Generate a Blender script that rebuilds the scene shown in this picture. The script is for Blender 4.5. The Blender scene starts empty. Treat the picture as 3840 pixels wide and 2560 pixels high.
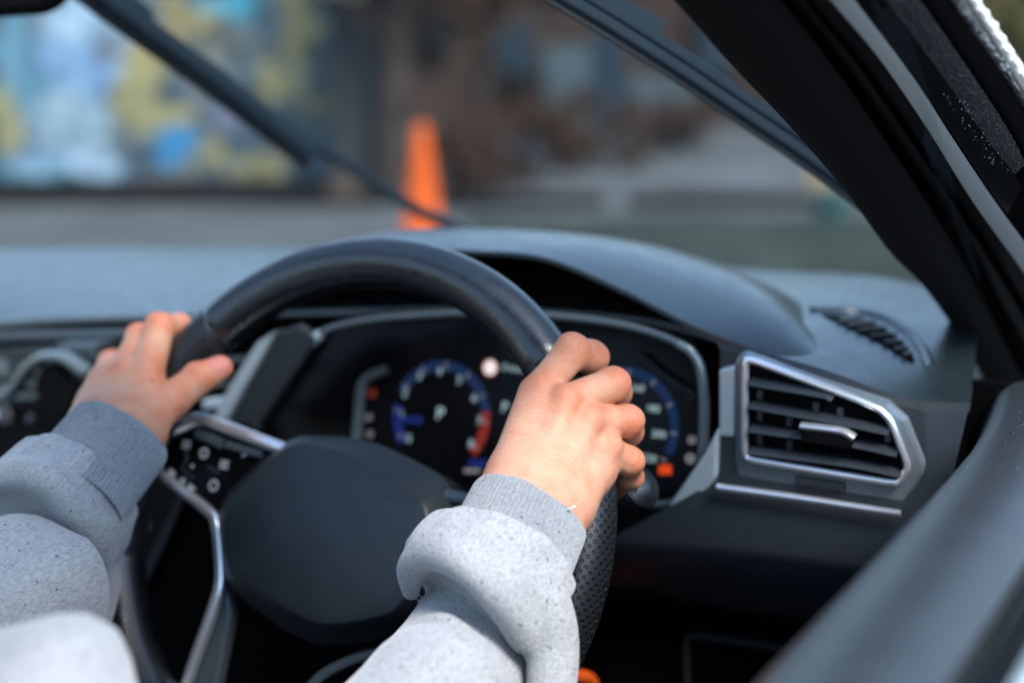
import bpy, bmesh, math
import numpy as np
from mathutils import Vector, Matrix
from mathutils.bvhtree import BVHTree

# ------------------------------------------------------------------ camera
# origin = centre of the steering wheel, X to the car's right, Y forward, Z up
FPX = 5333.0                       # 50 mm lens, measured in pixels of a 3840 px wide frame
PS, TH, TILT = math.radians(27.4), math.radians(12.15), math.radians(25.1)
CF = np.array([-math.sin(PS)*math.cos(TH), math.cos(PS)*math.cos(TH), -math.sin(TH)])
CR = np.array([math.cos(PS), math.sin(PS), 0.0])
CU = np.cross(CR, CF)
CC = np.array([.48985, -.70479, .29914])
GROUND = -1.0
scene = bpy.context.scene
cd = bpy.data.cameras.new("camera"); cam = bpy.data.objects.new("camera", cd)
scene.collection.objects.link(cam); scene.camera = cam
m = Matrix.Identity(4)
for i in range(3):
    m[i][0], m[i][1], m[i][2], m[i][3] = CR[i], CU[i], -CF[i], CC[i]
cam.matrix_world = m
cd.sensor_width = 36.0; cd.lens = 50.0; cd.clip_start = .02; cd.clip_end = 500
cd.dof.use_dof = True; cd.dof.focus_distance = .785; cd.dof.aperture_fstop = 2.8

# ------------------------------------------------------------------ sky, sun, exposure
SUN_AZ, SUN_EL = math.radians(118), math.radians(52)      # azimuth clockwise from +Y (car forward)
world = bpy.data.worlds.new("World"); scene.world = world; world.use_nodes = True
wn_ = world.node_tree.nodes; wl_ = world.node_tree.links
sky = wn_.new("ShaderNodeTexSky"); sky.sky_type = 'NISHITA'; sky.sun_disc = False
sky.sun_elevation = SUN_EL; sky.sun_rotation = SUN_AZ
sky.air_density = 1.1; sky.dust_density = .5; sky.ozone_density = 1.5
wl_.new(sky.outputs[0], wn_["Background"].inputs[0]); wn_["Background"].inputs[1].default_value = .09
sd = bpy.data.lights.new("sun", 'SUN'); sun = bpy.data.objects.new("sun", sd); scene.collection.objects.link(sun)
sd.energy = 1.5; sd.angle = math.radians(22); sd.color = (1, .97, .94)
sv = Vector((math.sin(SUN_AZ)*math.cos(SUN_EL), math.cos(SUN_AZ)*math.cos(SUN_EL), math.sin(SUN_EL)))
sun.rotation_euler = sv.to_track_quat('Z', 'Y').to_euler()
vs = scene.view_settings; vs.view_transform = 'Standard'; vs.look = 'None'; vs.gamma = 1.0
vs.use_curve_mapping = False; vs.exposure = 2.15
scene.cycles.use_denoising = True
scene.cycles.max_bounces = 8; scene.cycles.transparent_max_bounces = 12

# ------------------------------------------------------------------ where a sight line meets a surface of the car
def ray(x, y): return CF + (x-1920)/FPX*CR - (y-1280)/FPX*CU
def P(x, y, d): return CC + d*ray(x, y)
def Y(x, y, v): r = ray(x, y); return CC + (v-CC[1])/r[1]*r
def Z(x, y, v): r = ray(x, y); return CC + (v-CC[2])/r[2]*r
def PL(x, y, o, n): r = ray(x, y); return CC + ((np.asarray(o)-CC) @ n)/(r @ n)*r
def unit(v): v = np.asarray(v, float); return v/np.linalg.norm(v)
WU = np.array([1, 0, 0.]); WV = np.array([0, math.sin(TILT), math.cos(TILT)]); WN = np.array([0, -math.cos(TILT), math.sin(TILT)])
def WH(x, y, h=0): return PL(x, y, WN*h, WN)                 # on a plane parallel to the steering wheel

# ------------------------------------------------------------------ mesh helpers
OFF = {}
def link(o, parent):
    scene.collection.objects.link(o)
    if parent is not None: o.parent = parent
def empty(name, loc, label, cat, group=None):
    o = bpy.data.objects.new(name, None); o.empty_display_size = .05
    o.location = tuple(float(v) for v in loc); scene.collection.objects.link(o)
    OFF[o.name] = np.asarray(loc, float); return tag(o, label, cat, group)
def tag(o, label=None, cat=None, group=None, kind=None):
    if label: o["label"] = label
    if cat: o["category"] = cat
    if group: o["group"] = group
    if kind: o["kind"] = kind
    return o
def mk(name, verts, faces, mat, parent=None, smooth=True, bevel=0, seg=2, sub=0, angle=40, solid=0):
    off = OFF.get(parent.name, np.zeros(3)) if parent is not None else np.zeros(3)
    v = np.asarray(verts, float).reshape(-1, 3) - off
    me = bpy.data.meshes.new(name); me.from_pydata(v.tolist(), [], [tuple(int(i) for i in f) for f in faces])
    me.update()
    o = bpy.data.objects.new(name, me); link(o, parent); OFF[o.name] = off
    if mat: me.materials.append(mat)
    if smooth: me.polygons.foreach_set("use_smooth", [True]*len(me.polygons))
    if solid:
        md = o.modifiers.new("solid", 'SOLIDIFY'); md.thickness = solid; md.offset = -1
    if bevel:
        md = o.modifiers.new("bevel", 'BEVEL'); md.width = bevel; md.segments = seg; md.limit_method = 'ANGLE'; md.angle_limit = math.radians(30)
    if sub:
        md = o.modifiers.new("sub", 'SUBSURF'); md.levels = sub; md.render_levels = sub
    if smooth and not sub:
        try: me.set_sharp_from_angle(angle=math.radians(angle))
        except Exception: pass
    fixn(me)
    return o
def fixn(me):
    bm = bmesh.new(); bm.from_mesh(me); bmesh.ops.recalc_face_normals(bm, faces=bm.faces); bm.to_mesh(me); bm.free()
def spline(pts, n):
    p = np.asarray(pts, float); d = np.r_[0, np.cumsum(np.linalg.norm(np.diff(p, axis=0), axis=1)**.5)]
    q = np.vstack([2*p[0]-p[1], p, 2*p[-1]-p[-2]]); out = []
    for t in np.linspace(0, d[-1], n):
        i = min(np.searchsorted(d, t, 'right')-1, len(p)-2); u = (t-d[i])/(d[i+1]-d[i])
        a, b, c, e = q[i], q[i+1], q[i+2], q[i+3]
        out.append(.5*((2*b)+(c-a)*u+(2*a-5*b+4*c-e)*u*u+(3*b-a-3*c+e)*u**3))
    return np.array(out)
def loft(rows, closed=False, caps=False):
    n = len(rows[0]); v = np.vstack(rows); f = []
    for i in range(len(rows)-1):
        for j in range(n if closed else n-1):
            k = (j+1) % n; f.append((i*n+j, i*n+k, (i+1)*n+k, (i+1)*n+j))
    if caps:
        f.append(tuple(range(n))[::-1]); f.append(tuple((len(rows)-1)*n+j for j in range(n)))
    return v, f
def sweep(pts, ra, rb=None, n=14, up=(0, -.3, 1), power=2.0, cap=True):
    """tube along a path; ra, rb = half width and half height (numbers or lists); power > 2 squares the section"""
    p = np.asarray(pts, float); N = len(p)
    ra = np.broadcast_to(np.asarray(ra, float), (N,)); rb = ra if rb is None else np.broadcast_to(np.asarray(rb, float), (N,))
    t = np.gradient(p, axis=0); t /= np.linalg.norm(t, axis=1)[:, None]
    up = np.asarray(up, float); a = np.linspace(0, 2*np.pi, n, endpoint=False); rows = []
    ca = np.sign(np.cos(a))*np.abs(np.cos(a))**(2/power); sa = np.sign(np.sin(a))*np.abs(np.sin(a))**(2/power)
    for i in range(N):
        s = unit(np.cross(t[i], up)); u = np.cross(s, t[i])
        rows.append(p[i] + ra[i]*ca[:, None]*s + rb[i]*sa[:, None]*u)
    return loft(rows, True, cap)
def prism(poly, ext):
    p = np.asarray(poly, float); n = len(p); v = np.vstack([p, p+np.asarray(ext)])
    f = [tuple(range(n)), tuple(range(2*n-1, n-1, -1))]+[(i, (i+1) % n, n+(i+1) % n, n+i) for i in range(n)]
    return v, f
def box(c, sx, sy, sz, ax=None):
    c = np.asarray(c, float); ax = np.eye(3) if ax is None else ax
    v = [c+ax[0]*sx*i+ax[1]*sy*j+ax[2]*sz*k for i in (-.5, .5) for j in (-.5, .5) for k in (-.5, .5)]
    return v, [(0, 1, 3, 2), (4, 6, 7, 5), (0, 4, 5, 1), (2, 3, 7, 6), (0, 2, 6, 4), (1, 5, 7, 3)]
def band(path_a, path_b, ext):
    """a bar whose face lies between two paths, with depth ext"""
    a, b = np.asarray(path_a), np.asarray(path_b); e = np.asarray(ext)
    return loft([a, b, b+e, a+e, a], False, False)

# ------------------------------------------------------------------ implicit surfaces (hands, sleeves)
def seg_d(p, a, b, ra, rb):
    a = np.asarray(a, np.float32); b = np.asarray(b, np.float32); ab = b-a; L = float(ab@ab)+1e-12
    t = np.clip(((p-a)@ab)/L, 0, 1)
    return np.sqrt((((p-a)-t[..., None]*ab)**2).sum(-1)) - (ra+(rb-ra)*t)
def smin(a, b, k):
    h = np.clip(.5+.5*(b-a)/k, 0, 1); return b*(1-h)+a*h-k*h*(1-h)
def chain(p, pts, rs, k=.003):
    d = None
    for i in range(len(pts)-1):
        e = seg_d(p, pts[i], pts[i+1], rs[i], rs[i+1]); d = e if d is None else smin(d, e, k)
    return d
def surface_nets(fn, lo, hi, h):
    lo = np.asarray(lo, float); n = np.ceil((np.asarray(hi)-lo)/h).astype(int)+1
    ax = [np.arange(n[i], dtype=np.float32)*h+lo[i] for i in range(3)]
    val = np.empty(n, np.float32)
    for i in range(n[0]):
        g = np.stack(np.meshgrid(ax[0][i:i+1], ax[1], ax[2], indexing='ij'), -1).astype(np.float32); val[i] = fn(g)[0]
    s = val < 0; m_ = n-1
    cnt = np.zeros(m_, np.float32); pos = np.zeros(tuple(m_)+(3,), np.float32)
    C8 = [(i, j, k) for i in (0, 1) for j in (0, 1) for k in (0, 1)]
    def sub(a, c): return a[c[0]:c[0]+m_[0], c[1]:c[1]+m_[1], c[2]:c[2]+m_[2]]
    for c in C8:
        for d in range(3):
            if c[d] == 0:
                e = list(c); e[d] = 1
                a0, a1 = sub(val, c), sub(val, e); x = sub(s, c) != sub(s, e)
                t = np.where(x, a0/np.where(x, a0-a1, 1), 0); cnt += x
                for q in range(3): pos[..., q] += np.where(x, c[q]+(t if q == d else 0), 0)
    act = cnt > 0; idx = -np.ones(m_, np.int64); idx[act] = np.arange(act.sum())
    ijk = np.argwhere(act); v = (pos[act]/cnt[act][:, None]+ijk)*h+lo; F = []
    for d in range(3):
        e1, e2 = (d+1) % 3, (d+2) % 3
        a = [slice(None)]*3; b = [slice(None)]*3; a[d] = slice(0, n[d]-1); b[d] = slice(1, n[d])
        x = s[tuple(a)] != s[tuple(b)]; w = np.argwhere(x)
        w = w[(w[:, e1] > 0) & (w[:, e2] > 0) & (w[:, e1] < n[e1]-1) & (w[:, e2] < n[e2]-1)]
        fl = s[tuple(w.T)]; q = []
        for o1, o2 in ((0, 0), (-1, 0), (-1, -1), (0, -1)):
            c = w.copy(); c[:, e1] += o1; c[:, e2] += o2; q.append(idx[tuple(c.T)])
        q = np.stack(q, 1); q[~fl] = q[~fl][:, ::-1]; F.append(q)
    F = np.vstack(F); F = F[(F >= 0).all(1)]
    return v, F

# ------------------------------------------------------------------ materials
def mat(name, col, rough=.5, metal=0, spec=.5, bump=None, var=None, coat=0, sheen=0, emit=None, estr=1, sss=0, rvar=0):
    mt = bpy.data.materials.new(name); mt.use_nodes = True; nt = mt.node_tree; b = nt.nodes["Principled BSDF"]
    b.inputs["Base Color"].default_value = (*col, 1); b.inputs["Roughness"].default_value = rough
    b.inputs["Metallic"].default_value = metal; b.inputs["Specular IOR Level"].default_value = spec
    b.inputs["Coat Weight"].default_value = coat; b.inputs["Coat Roughness"].default_value = .08
    b.inputs["Sheen Weight"].default_value = sheen; b.inputs["Sheen Roughness"].default_value = .5
    if sss:
        b.inputs["Subsurface Weight"].default_value = sss; b.inputs["Subsurface Radius"].default_value = (.006, .0025, .0015); b.inputs["Subsurface Scale"].default_value = 1
    if emit:
        b.inputs["Emission Color"].default_value = (*emit, 1); b.inputs["Emission Strength"].default_value = estr
    tc = nt.nodes.new("ShaderNodeTexCoord")
    def noise(sc, det=3):
        n = nt.nodes.new("ShaderNodeTexNoise"); n.inputs["Scale"].default_value = sc; n.inputs["Detail"].default_value = det
        nt.links.new(tc.outputs["Object"], n.inputs["Vector"]); return n.outputs["Fac"]
    if var:
        sc, amt = var; n = noise(sc); mr = nt.nodes.new("ShaderNodeMapRange"); nt.links.new(n, mr.inputs[0])
        mr.inputs[1].default_value = .3; mr.inputs[2].default_value = .7; mr.inputs[3].default_value = 1-amt; mr.inputs[4].default_value = 1+amt
        mx = nt.nodes.new("ShaderNodeMix"); mx.data_type = 'RGBA'; mx.blend_type = 'MULTIPLY'; mx.inputs[0].default_value = 1
        mx.inputs[6].default_value = (*col, 1); nt.links.new(mr.outputs[0], mx.inputs[7]); nt.links.new(mx.outputs[2], b.inputs["Base Color"])
    if rvar:
        n = noise(60, 4); mr = nt.nodes.new("ShaderNodeMapRange"); nt.links.new(n, mr.inputs[0])
        mr.inputs[1].default_value = .3; mr.inputs[2].default_value = .7; mr.inputs[3].default_value = rough-rvar; mr.inputs[4].default_value = rough+rvar
        nt.links.new(mr.outputs[0], b.inputs["Roughness"])
    if bump:
        bp = nt.nodes.new("ShaderNodeBump"); bp.inputs["Strength"].default_value = bump[1]; bp.inputs["Distance"].default_value = bump[2] if len(bump) > 2 else .0005
        nt.links.new(noise(bump[0], 2), bp.inputs["Height"]); nt.links.new(bp.outputs[0], b.inputs["Normal"])
    return mt
M = {}
M['dash'] = mat("dash_plastic", (.011, .019, .022), .30, spec=1.0, bump=(900, .25, .0004), rvar=.04)
M['panel'] = mat("dark_panel_plastic", (.013, .018, .022), .46, spec=.45, bump=(900, .25, .0004), rvar=.04)
M['black'] = mat("matt_black_plastic", (.0012, .0012, .0015), .8, spec=.06)
M['gloss'] = mat("gloss_black", (.002, .002, .0025), .25, spec=.18)
M['silver'] = mat("satin_silver", (.95, .97, 1.0), .22, metal=.85)
M['silver2'] = mat("matt_silver_paint", (.17, .205, .225), .27, metal=.5, coat=.3)
M['silver3'] = mat("light_satin_trim", (.42, .49, .53), .35, metal=.45)
M['chrome'] = mat("chrome", (.85, .88, .9), .12, metal=1)
M['greybar'] = mat("grey_trim", (.075, .095, .108), .35, metal=.4)
M['leather'] = mat("smooth_leather", (.004, .0055, .007), .30, spec=1.0, bump=(700, .35, .0005), rvar=.06)
M['pad'] = mat("airbag_plastic", (.010, .015, .018), .44, spec=.5, bump=(1100, .3, .0004), var=(45, .15))
M['slat2'] = mat("centre_slat", (.06, .08, .09), .35)
M['slat'] = mat("vent_slat", (.02, .025, .03), .3)
M['fabric_black'] = mat("pillar_cloth", (.003, .003, .004), .8, spec=.12, sheen=.01, bump=(1500, .5, .0006))
M['rubber'] = mat("rubber_seal", (.002, .0022, .0028), .5, spec=.15)
M['doorpad'] = mat("door_top_plastic", (.026, .032, .036), .42, spec=.5, bump=(900, .3, .0005), var=(30, .08))
M['paint'] = mat("silver_car_paint", (.55, .58, .6), .22, metal=.7, coat=1)
M['greypaint'] = mat("grey_body_flange", (.30, .335, .36), .4, coat=.1)
M['wiper'] = mat("wiper_black", (.006, .013, .019), .7, spec=.12)
M['sleeve_in'] = mat("lining", (.3, .31, .32), .9)
M['trouser'] = mat("dark_trousers", (.006, .007, .009), .9)
M['orange'] = mat("orange_cloth", (.42, .06, .006), .8, spec=.1)
M['cone'] = mat("cone_plastic", (.60, .088, .004), .6, spec=.2)
M['asphalt'] = mat("wet_asphalt", (.075, .083, .082), .85, spec=.15, var=(.9, .35))
M['concrete'] = mat("concrete_brown", (.06, .045, .034), .9, spec=.1, var=(2.0, .35))
M['concrete2'] = mat("concrete_grey", (.045, .05, .051), .85, spec=.1, var=(1.0, .3))
M['kerb'] = mat("dark_kerb", (.012, .0095, .008), .9, spec=.1, var=(3, .3))
M['verge'] = mat("mossy_verge", (.028, .035, .025), .9, spec=.1, var=(2.5, .4))
M['headliner'] = mat("headliner", (.25, .25, .25), .9)
M['white_icon'] = mat("white_print", (.22, .235, .25), .5, emit=(.8, .88, 1), estr=.015)  # print lifted by a faint emission of its own
M['e_white'] = mat("lit_digit", (.01, .01, .01), .5, emit=(.55, .80, .9), estr=.17)
M['e_dim'] = mat("lit_icon_dim", (.01, .01, .01), .5, emit=(.7, .7, .75), estr=.06)
M['e_blue'] = mat("lit_blue", (.0, .0, .01), .5, emit=(.008, .055, .22), estr=.06)
M['e_blue2'] = mat("lit_deep_blue", (.0, .0, .01), .5, emit=(.004, .02, .30), estr=.08)
M['e_red'] = mat("lit_red", (.01, .0, .0), .5, emit=(.5, .03, .005), estr=.09)
M['e_orange'] = mat("lit_orange", (.01, .0, .0), .5, emit=(1, .08, .003), estr=.15)
M['e_dorange'] = mat("lit_dim_orange", (.01, .0, .0), .5, emit=(.5, .06, .01), estr=.07)
M['e_sign'] = mat("lit_sign", (.01, .01, .01), .5, emit=(1, .85, .82), estr=.22)

def skin_material():
    mt = mat("skin", (.6, .33, .23), .52, spec=.38, sss=.07); nt = mt.node_tree; b = nt.nodes["Principled BSDF"]
    at = nt.nodes.new("ShaderNodeAttribute"); at.attribute_name = "red"
    an = nt.nodes.new("ShaderNodeAttribute"); an.attribute_name = "nail"
    tc = nt.nodes.new("ShaderNodeTexCoord")
    n1 = nt.nodes.new("ShaderNodeTexNoise"); n1.inputs["Scale"].default_value = 70; n1.inputs["Detail"].default_value = 5
    nt.links.new(tc.outputs["Object"], n1.inputs["Vector"])
    ad = nt.nodes.new("ShaderNodeMath"); ad.operation = 'MULTIPLY_ADD'; nt.links.new(n1.outputs["Fac"], ad.inputs[0]); ad.inputs[1].default_value = 1.9; 
    sb = nt.nodes.new("ShaderNodeMath"); sb.operation = 'SUBTRACT'; nt.links.new(at.outputs["Fac"], sb.inputs[0]); sb.inputs[1].default_value = .80
    nt.links.new(sb.outputs[0], ad.inputs[2]); ad.use_clamp = True
    mx = nt.nodes.new("ShaderNodeMix"); mx.data_type = 'RGBA'; nt.links.new(ad.outputs[0], mx.inputs[0])
    mx.inputs[6].default_value = (.54, .28, .175, 1); mx.inputs[7].default_value = (.50, .155, .075, 1)
    mx2 = nt.nodes.new("ShaderNodeMix"); mx2.data_type = 'RGBA'; nt.links.new(an.outputs["Fac"], mx2.inputs[0])
    nt.links.new(mx.outputs[2], mx2.inputs[6]); mx2.inputs[7].default_value = (.50, .17, .13, 1)
    nt.links.new(mx2.outputs[2], b.inputs["Base Color"])
    vo = nt.nodes.new("ShaderNodeTexVoronoi"); vo.inputs["Scale"].default_value = 900; vo.feature = 'DISTANCE_TO_EDGE'
    nt.links.new(tc.outputs["Object"], vo.inputs["Vector"])
    n2 = nt.nodes.new("ShaderNodeTexNoise"); n2.inputs["Scale"].default_value = 260; n2.inputs["Detail"].default_value = 3
    nt.links.new(tc.outputs["Object"], n2.inputs["Vector"])
    sm = nt.nodes.new("ShaderNodeMath"); sm.operation = 'MULTIPLY_ADD'; nt.links.new(vo.outputs["Distance"], sm.inputs[0]); sm.inputs[1].default_value = .6
    nt.links.new(n2.outputs["Fac"], sm.inputs[2])
    bp = nt.nodes.new("ShaderNodeBump"); bp.inputs["Strength"].default_value = .6; bp.inputs["Distance"].default_value = .0008
    nt.links.new(sm.outputs[0], bp.inputs["Height"]); nt.links.new(bp.outputs[0], b.inputs["Normal"])
    return mt
M['skin'] = skin_material()

def fleece_material(name, light=(.36, .37, .372), dark=(.225, .233, .236), rib=False):
    mt = mat(name, light, .95, spec=.15, sheen=.35); nt = mt.node_tree; b = nt.nodes["Principled BSDF"]
    tc = nt.nodes.new("ShaderNodeTexCoord")
    def noise(sc, det, stretch=None):
        n = nt.nodes.new("ShaderNodeTexNoise"); n.inputs["Scale"].default_value = sc; n.inputs["Detail"].default_value = det
        if stretch:
            mp = nt.nodes.new("ShaderNodeMapping"); mp.inputs["Scale"].default_value = stretch
            mp.inputs["Rotation"].default_value = (.5, .4, .6)
            nt.links.new(tc.outputs["Object"], mp.inputs[0]); nt.links.new(mp.outputs[0], n.inputs["Vector"])
        else: nt.links.new(tc.outputs["Object"], n.inputs["Vector"])
        return n.outputs["Fac"]
    def ramp(src, a, c, ca, cb):
        r = nt.nodes.new("ShaderNodeValToRGB"); r.color_ramp.elements[0].position = a; r.color_ramp.elements[1].position = c
        r.color_ramp.elements[0].color = ca; r.color_ramp.elements[1].color = cb; nt.links.new(src, r.inputs[0]); return r.outputs[0]
    base = ramp(noise(760, 5, (1, .3, 1)), .28, .64, (*dark, 1), (*light, 1))
    sp = ramp(noise(300, 1), .70, .75, (1, 1, 1, 1), (.38, .40, .43, 1))          # damp specks
    mx = nt.nodes.new("ShaderNodeMix"); mx.data_type = 'RGBA'; mx.blend_type = 'MULTIPLY'; mx.inputs[0].default_value = 1
    nt.links.new(base, mx.inputs[6]); nt.links.new(sp, mx.inputs[7]); nt.links.new(mx.outputs[2], b.inputs["Base Color"])
    bp = nt.nodes.new("ShaderNodeBump"); bp.inputs["Strength"].default_value = .55; bp.inputs["Distance"].default_value = .0012
    nt.links.new(noise(600, 3), bp.inputs["Height"]); nt.links.new(bp.outputs[0], b.inputs["Normal"])
    return mt
M['fleece'] = fleece_material("grey_fleece")
M['rib'] = fleece_material("ribbed_cuff", (.26, .275, .285), (.165, .175, .185))

def perforated_leather():
    mt = mat("perforated_leather", (.017, .02, .024), .36, spec=.55); nt = mt.node_tree; b = nt.nodes["Principled BSDF"]
    uv = nt.nodes.new("ShaderNodeUVMap"); uv.uv_map = "uv"
    def vm(op, a, c=None):
        n = nt.nodes.new("ShaderNodeVectorMath"); n.operation = op; nt.links.new(a, n.inputs[0])
        if c is not None: n.inputs[1].default_value = c
        return n
    def dots(shift):
        a = vm('ADD', uv.outputs[0], (shift, shift, 0)); fr = vm('FRACTION', a.outputs[0]); s = vm('SUBTRACT', fr.outputs[0], (.5, .5, 0))
        s2 = vm('MULTIPLY', s.outputs[0], (1, 1, 0)); l = vm('LENGTH', s2.outputs[0]); return l.outputs["Value"]
    mn = nt.nodes.new("ShaderNodeMath"); mn.operation = 'MINIMUM'; nt.links.new(dots(0), mn.inputs[0]); nt.links.new(dots(.5), mn.inputs[1])
    mr = nt.nodes.new("ShaderNodeMapRange"); nt.links.new(mn.outputs[0], mr.inputs[0]); mr.inputs[1].default_value = .13; mr.inputs[2].default_value = .20
    cr = nt.nodes.new("ShaderNodeMix"); cr.data_type = 'RGBA'; nt.links.new(mr.outputs[0], cr.inputs[0])
    cr.inputs[6].default_value = (.001, .001, .001, 1); cr.inputs[7].default_value = (.008, .010, .012, 1); nt.links.new(cr.outputs[2], b.inputs["Base Color"])
    bp = nt.nodes.new("ShaderNodeBump"); bp.inputs["Strength"].default_value = 1; bp.inputs["Distance"].default_value = .0012
    nt.links.new(mr.outputs[0], bp.inputs["Height"]); nt.links.new(bp.outputs[0], b.inputs["Normal"])
    return mt
M['perf'] = perforated_leather()

def wet_material(name, col, rough, metal, scale):
    mt = mat(name, col, rough, metal=metal, coat=.3); nt = mt.node_tree; b = nt.nodes["Principled BSDF"]
    tc = nt.nodes.new("ShaderNodeTexCoord"); vo = nt.nodes.new("ShaderNodeTexVoronoi"); vo.inputs["Scale"].default_value = scale
    nt.links.new(tc.outputs["Object"], vo.inputs["Vector"])
    mr = nt.nodes.new("ShaderNodeMapRange"); nt.links.new(vo.outputs["Distance"], mr.inputs[0]); mr.inputs[1].default_value = .15; mr.inputs[2].default_value = .5
    mr.inputs[3].default_value = 1; mr.inputs[4].default_value = 0
    bp = nt.nodes.new("ShaderNodeBump"); bp.inputs["Strength"].default_value = .9; bp.inputs["Distance"].default_value = .0015
    nt.links.new(mr.outputs[0], bp.inputs["Height"]); nt.links.new(bp.outputs[0], b.inputs["Normal"])
    return mt
M['wetblack'] = wet_material("wet_black_trim", (.03, .034, .038), .3, 0, 420)
M['wetchrome'] = wet_material("wet_dark_chrome", (.45, .44, .43), .2, 1, 300)
M['wetdoor'] = M['doorpad']

def glass_material():
    mt = bpy.data.materials.new("windscreen_glass"); mt.use_nodes = True; nt = mt.node_tree; nt.nodes.clear()
    o = nt.nodes.new("ShaderNodeOutputMaterial"); t = nt.nodes.new("ShaderNodeBsdfTransparent"); g = nt.nodes.new("ShaderNodeBsdfGlossy")
    t.inputs[0].default_value = (.93, .96, .95, 1); g.inputs["Roughness"].default_value = .02
    lw = nt.nodes.new("ShaderNodeLayerWeight"); lw.inputs[0].default_value = .5
    pw = nt.nodes.new("ShaderNodeMath"); pw.operation = 'POWER'; nt.links.new(lw.outputs["Facing"], pw.inputs[0]); pw.inputs[1].default_value = 4
    fr = nt.nodes.new("ShaderNodeMath"); fr.operation = 'MULTIPLY_ADD'; nt.links.new(pw.outputs[0], fr.inputs[0]); fr.inputs[1].default_value = .32; fr.inputs[2].default_value = .035
    mx = nt.nodes.new("ShaderNodeMixShader"); nt.links.new(fr.outputs[0], mx.inputs[0]); nt.links.new(t.outputs[0], mx.inputs[1]); nt.links.new(g.outputs[0], mx.inputs[2])
    nt.links.new(mx.outputs[0], o.inputs[0]); return mt
M['glass'] = glass_material()
# ================================================================== outside: ground, wall, street things
FH = np.array([-math.sin(PS), math.cos(PS), 0.0])
def OUT(x, y, D): return PL(x, y, CC+FH*D, FH)               # on an upright plane D metres ahead of the camera
def GR(x, D, z=GROUND): p = OUT(x, 500, D).copy(); p[2] = z; return p
def rect(o, a, b): return [o, o+a, o+a+b, o+b]
UPV = np.array([0, 0, 1.])
g0 = CC+FH*20; g0[2] = GROUND
tag(mk("ground", [g0+CR*i*120+FH*j*120 for i, j in ((-1, -1), (1, -1), (1, 1), (-1, 1))], [(0, 1, 2, 3)], M['asphalt'], smooth=False),
    "wet grey asphalt car park ground", kind='structure')
def sheet(name, pts, mt, z, label=None):
    p = [np.array([q[0], q[1], z]) for q in pts]
    return tag(mk(name, p, [tuple(range(len(p)))], mt, smooth=False), label, kind='structure')
sheet("path", [GR(1750, 7.2), GR(4600, 7.2), GR(4600, 10.4), GR(1750, 10.4)], M['verge'], GROUND+.004)
sheet("verge", [GR(-900, 11.0), GR(1700, 11.0), GR(1700, 12.0), GR(-900, 12.0)], M['kerb'], GROUND+.004)

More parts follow.
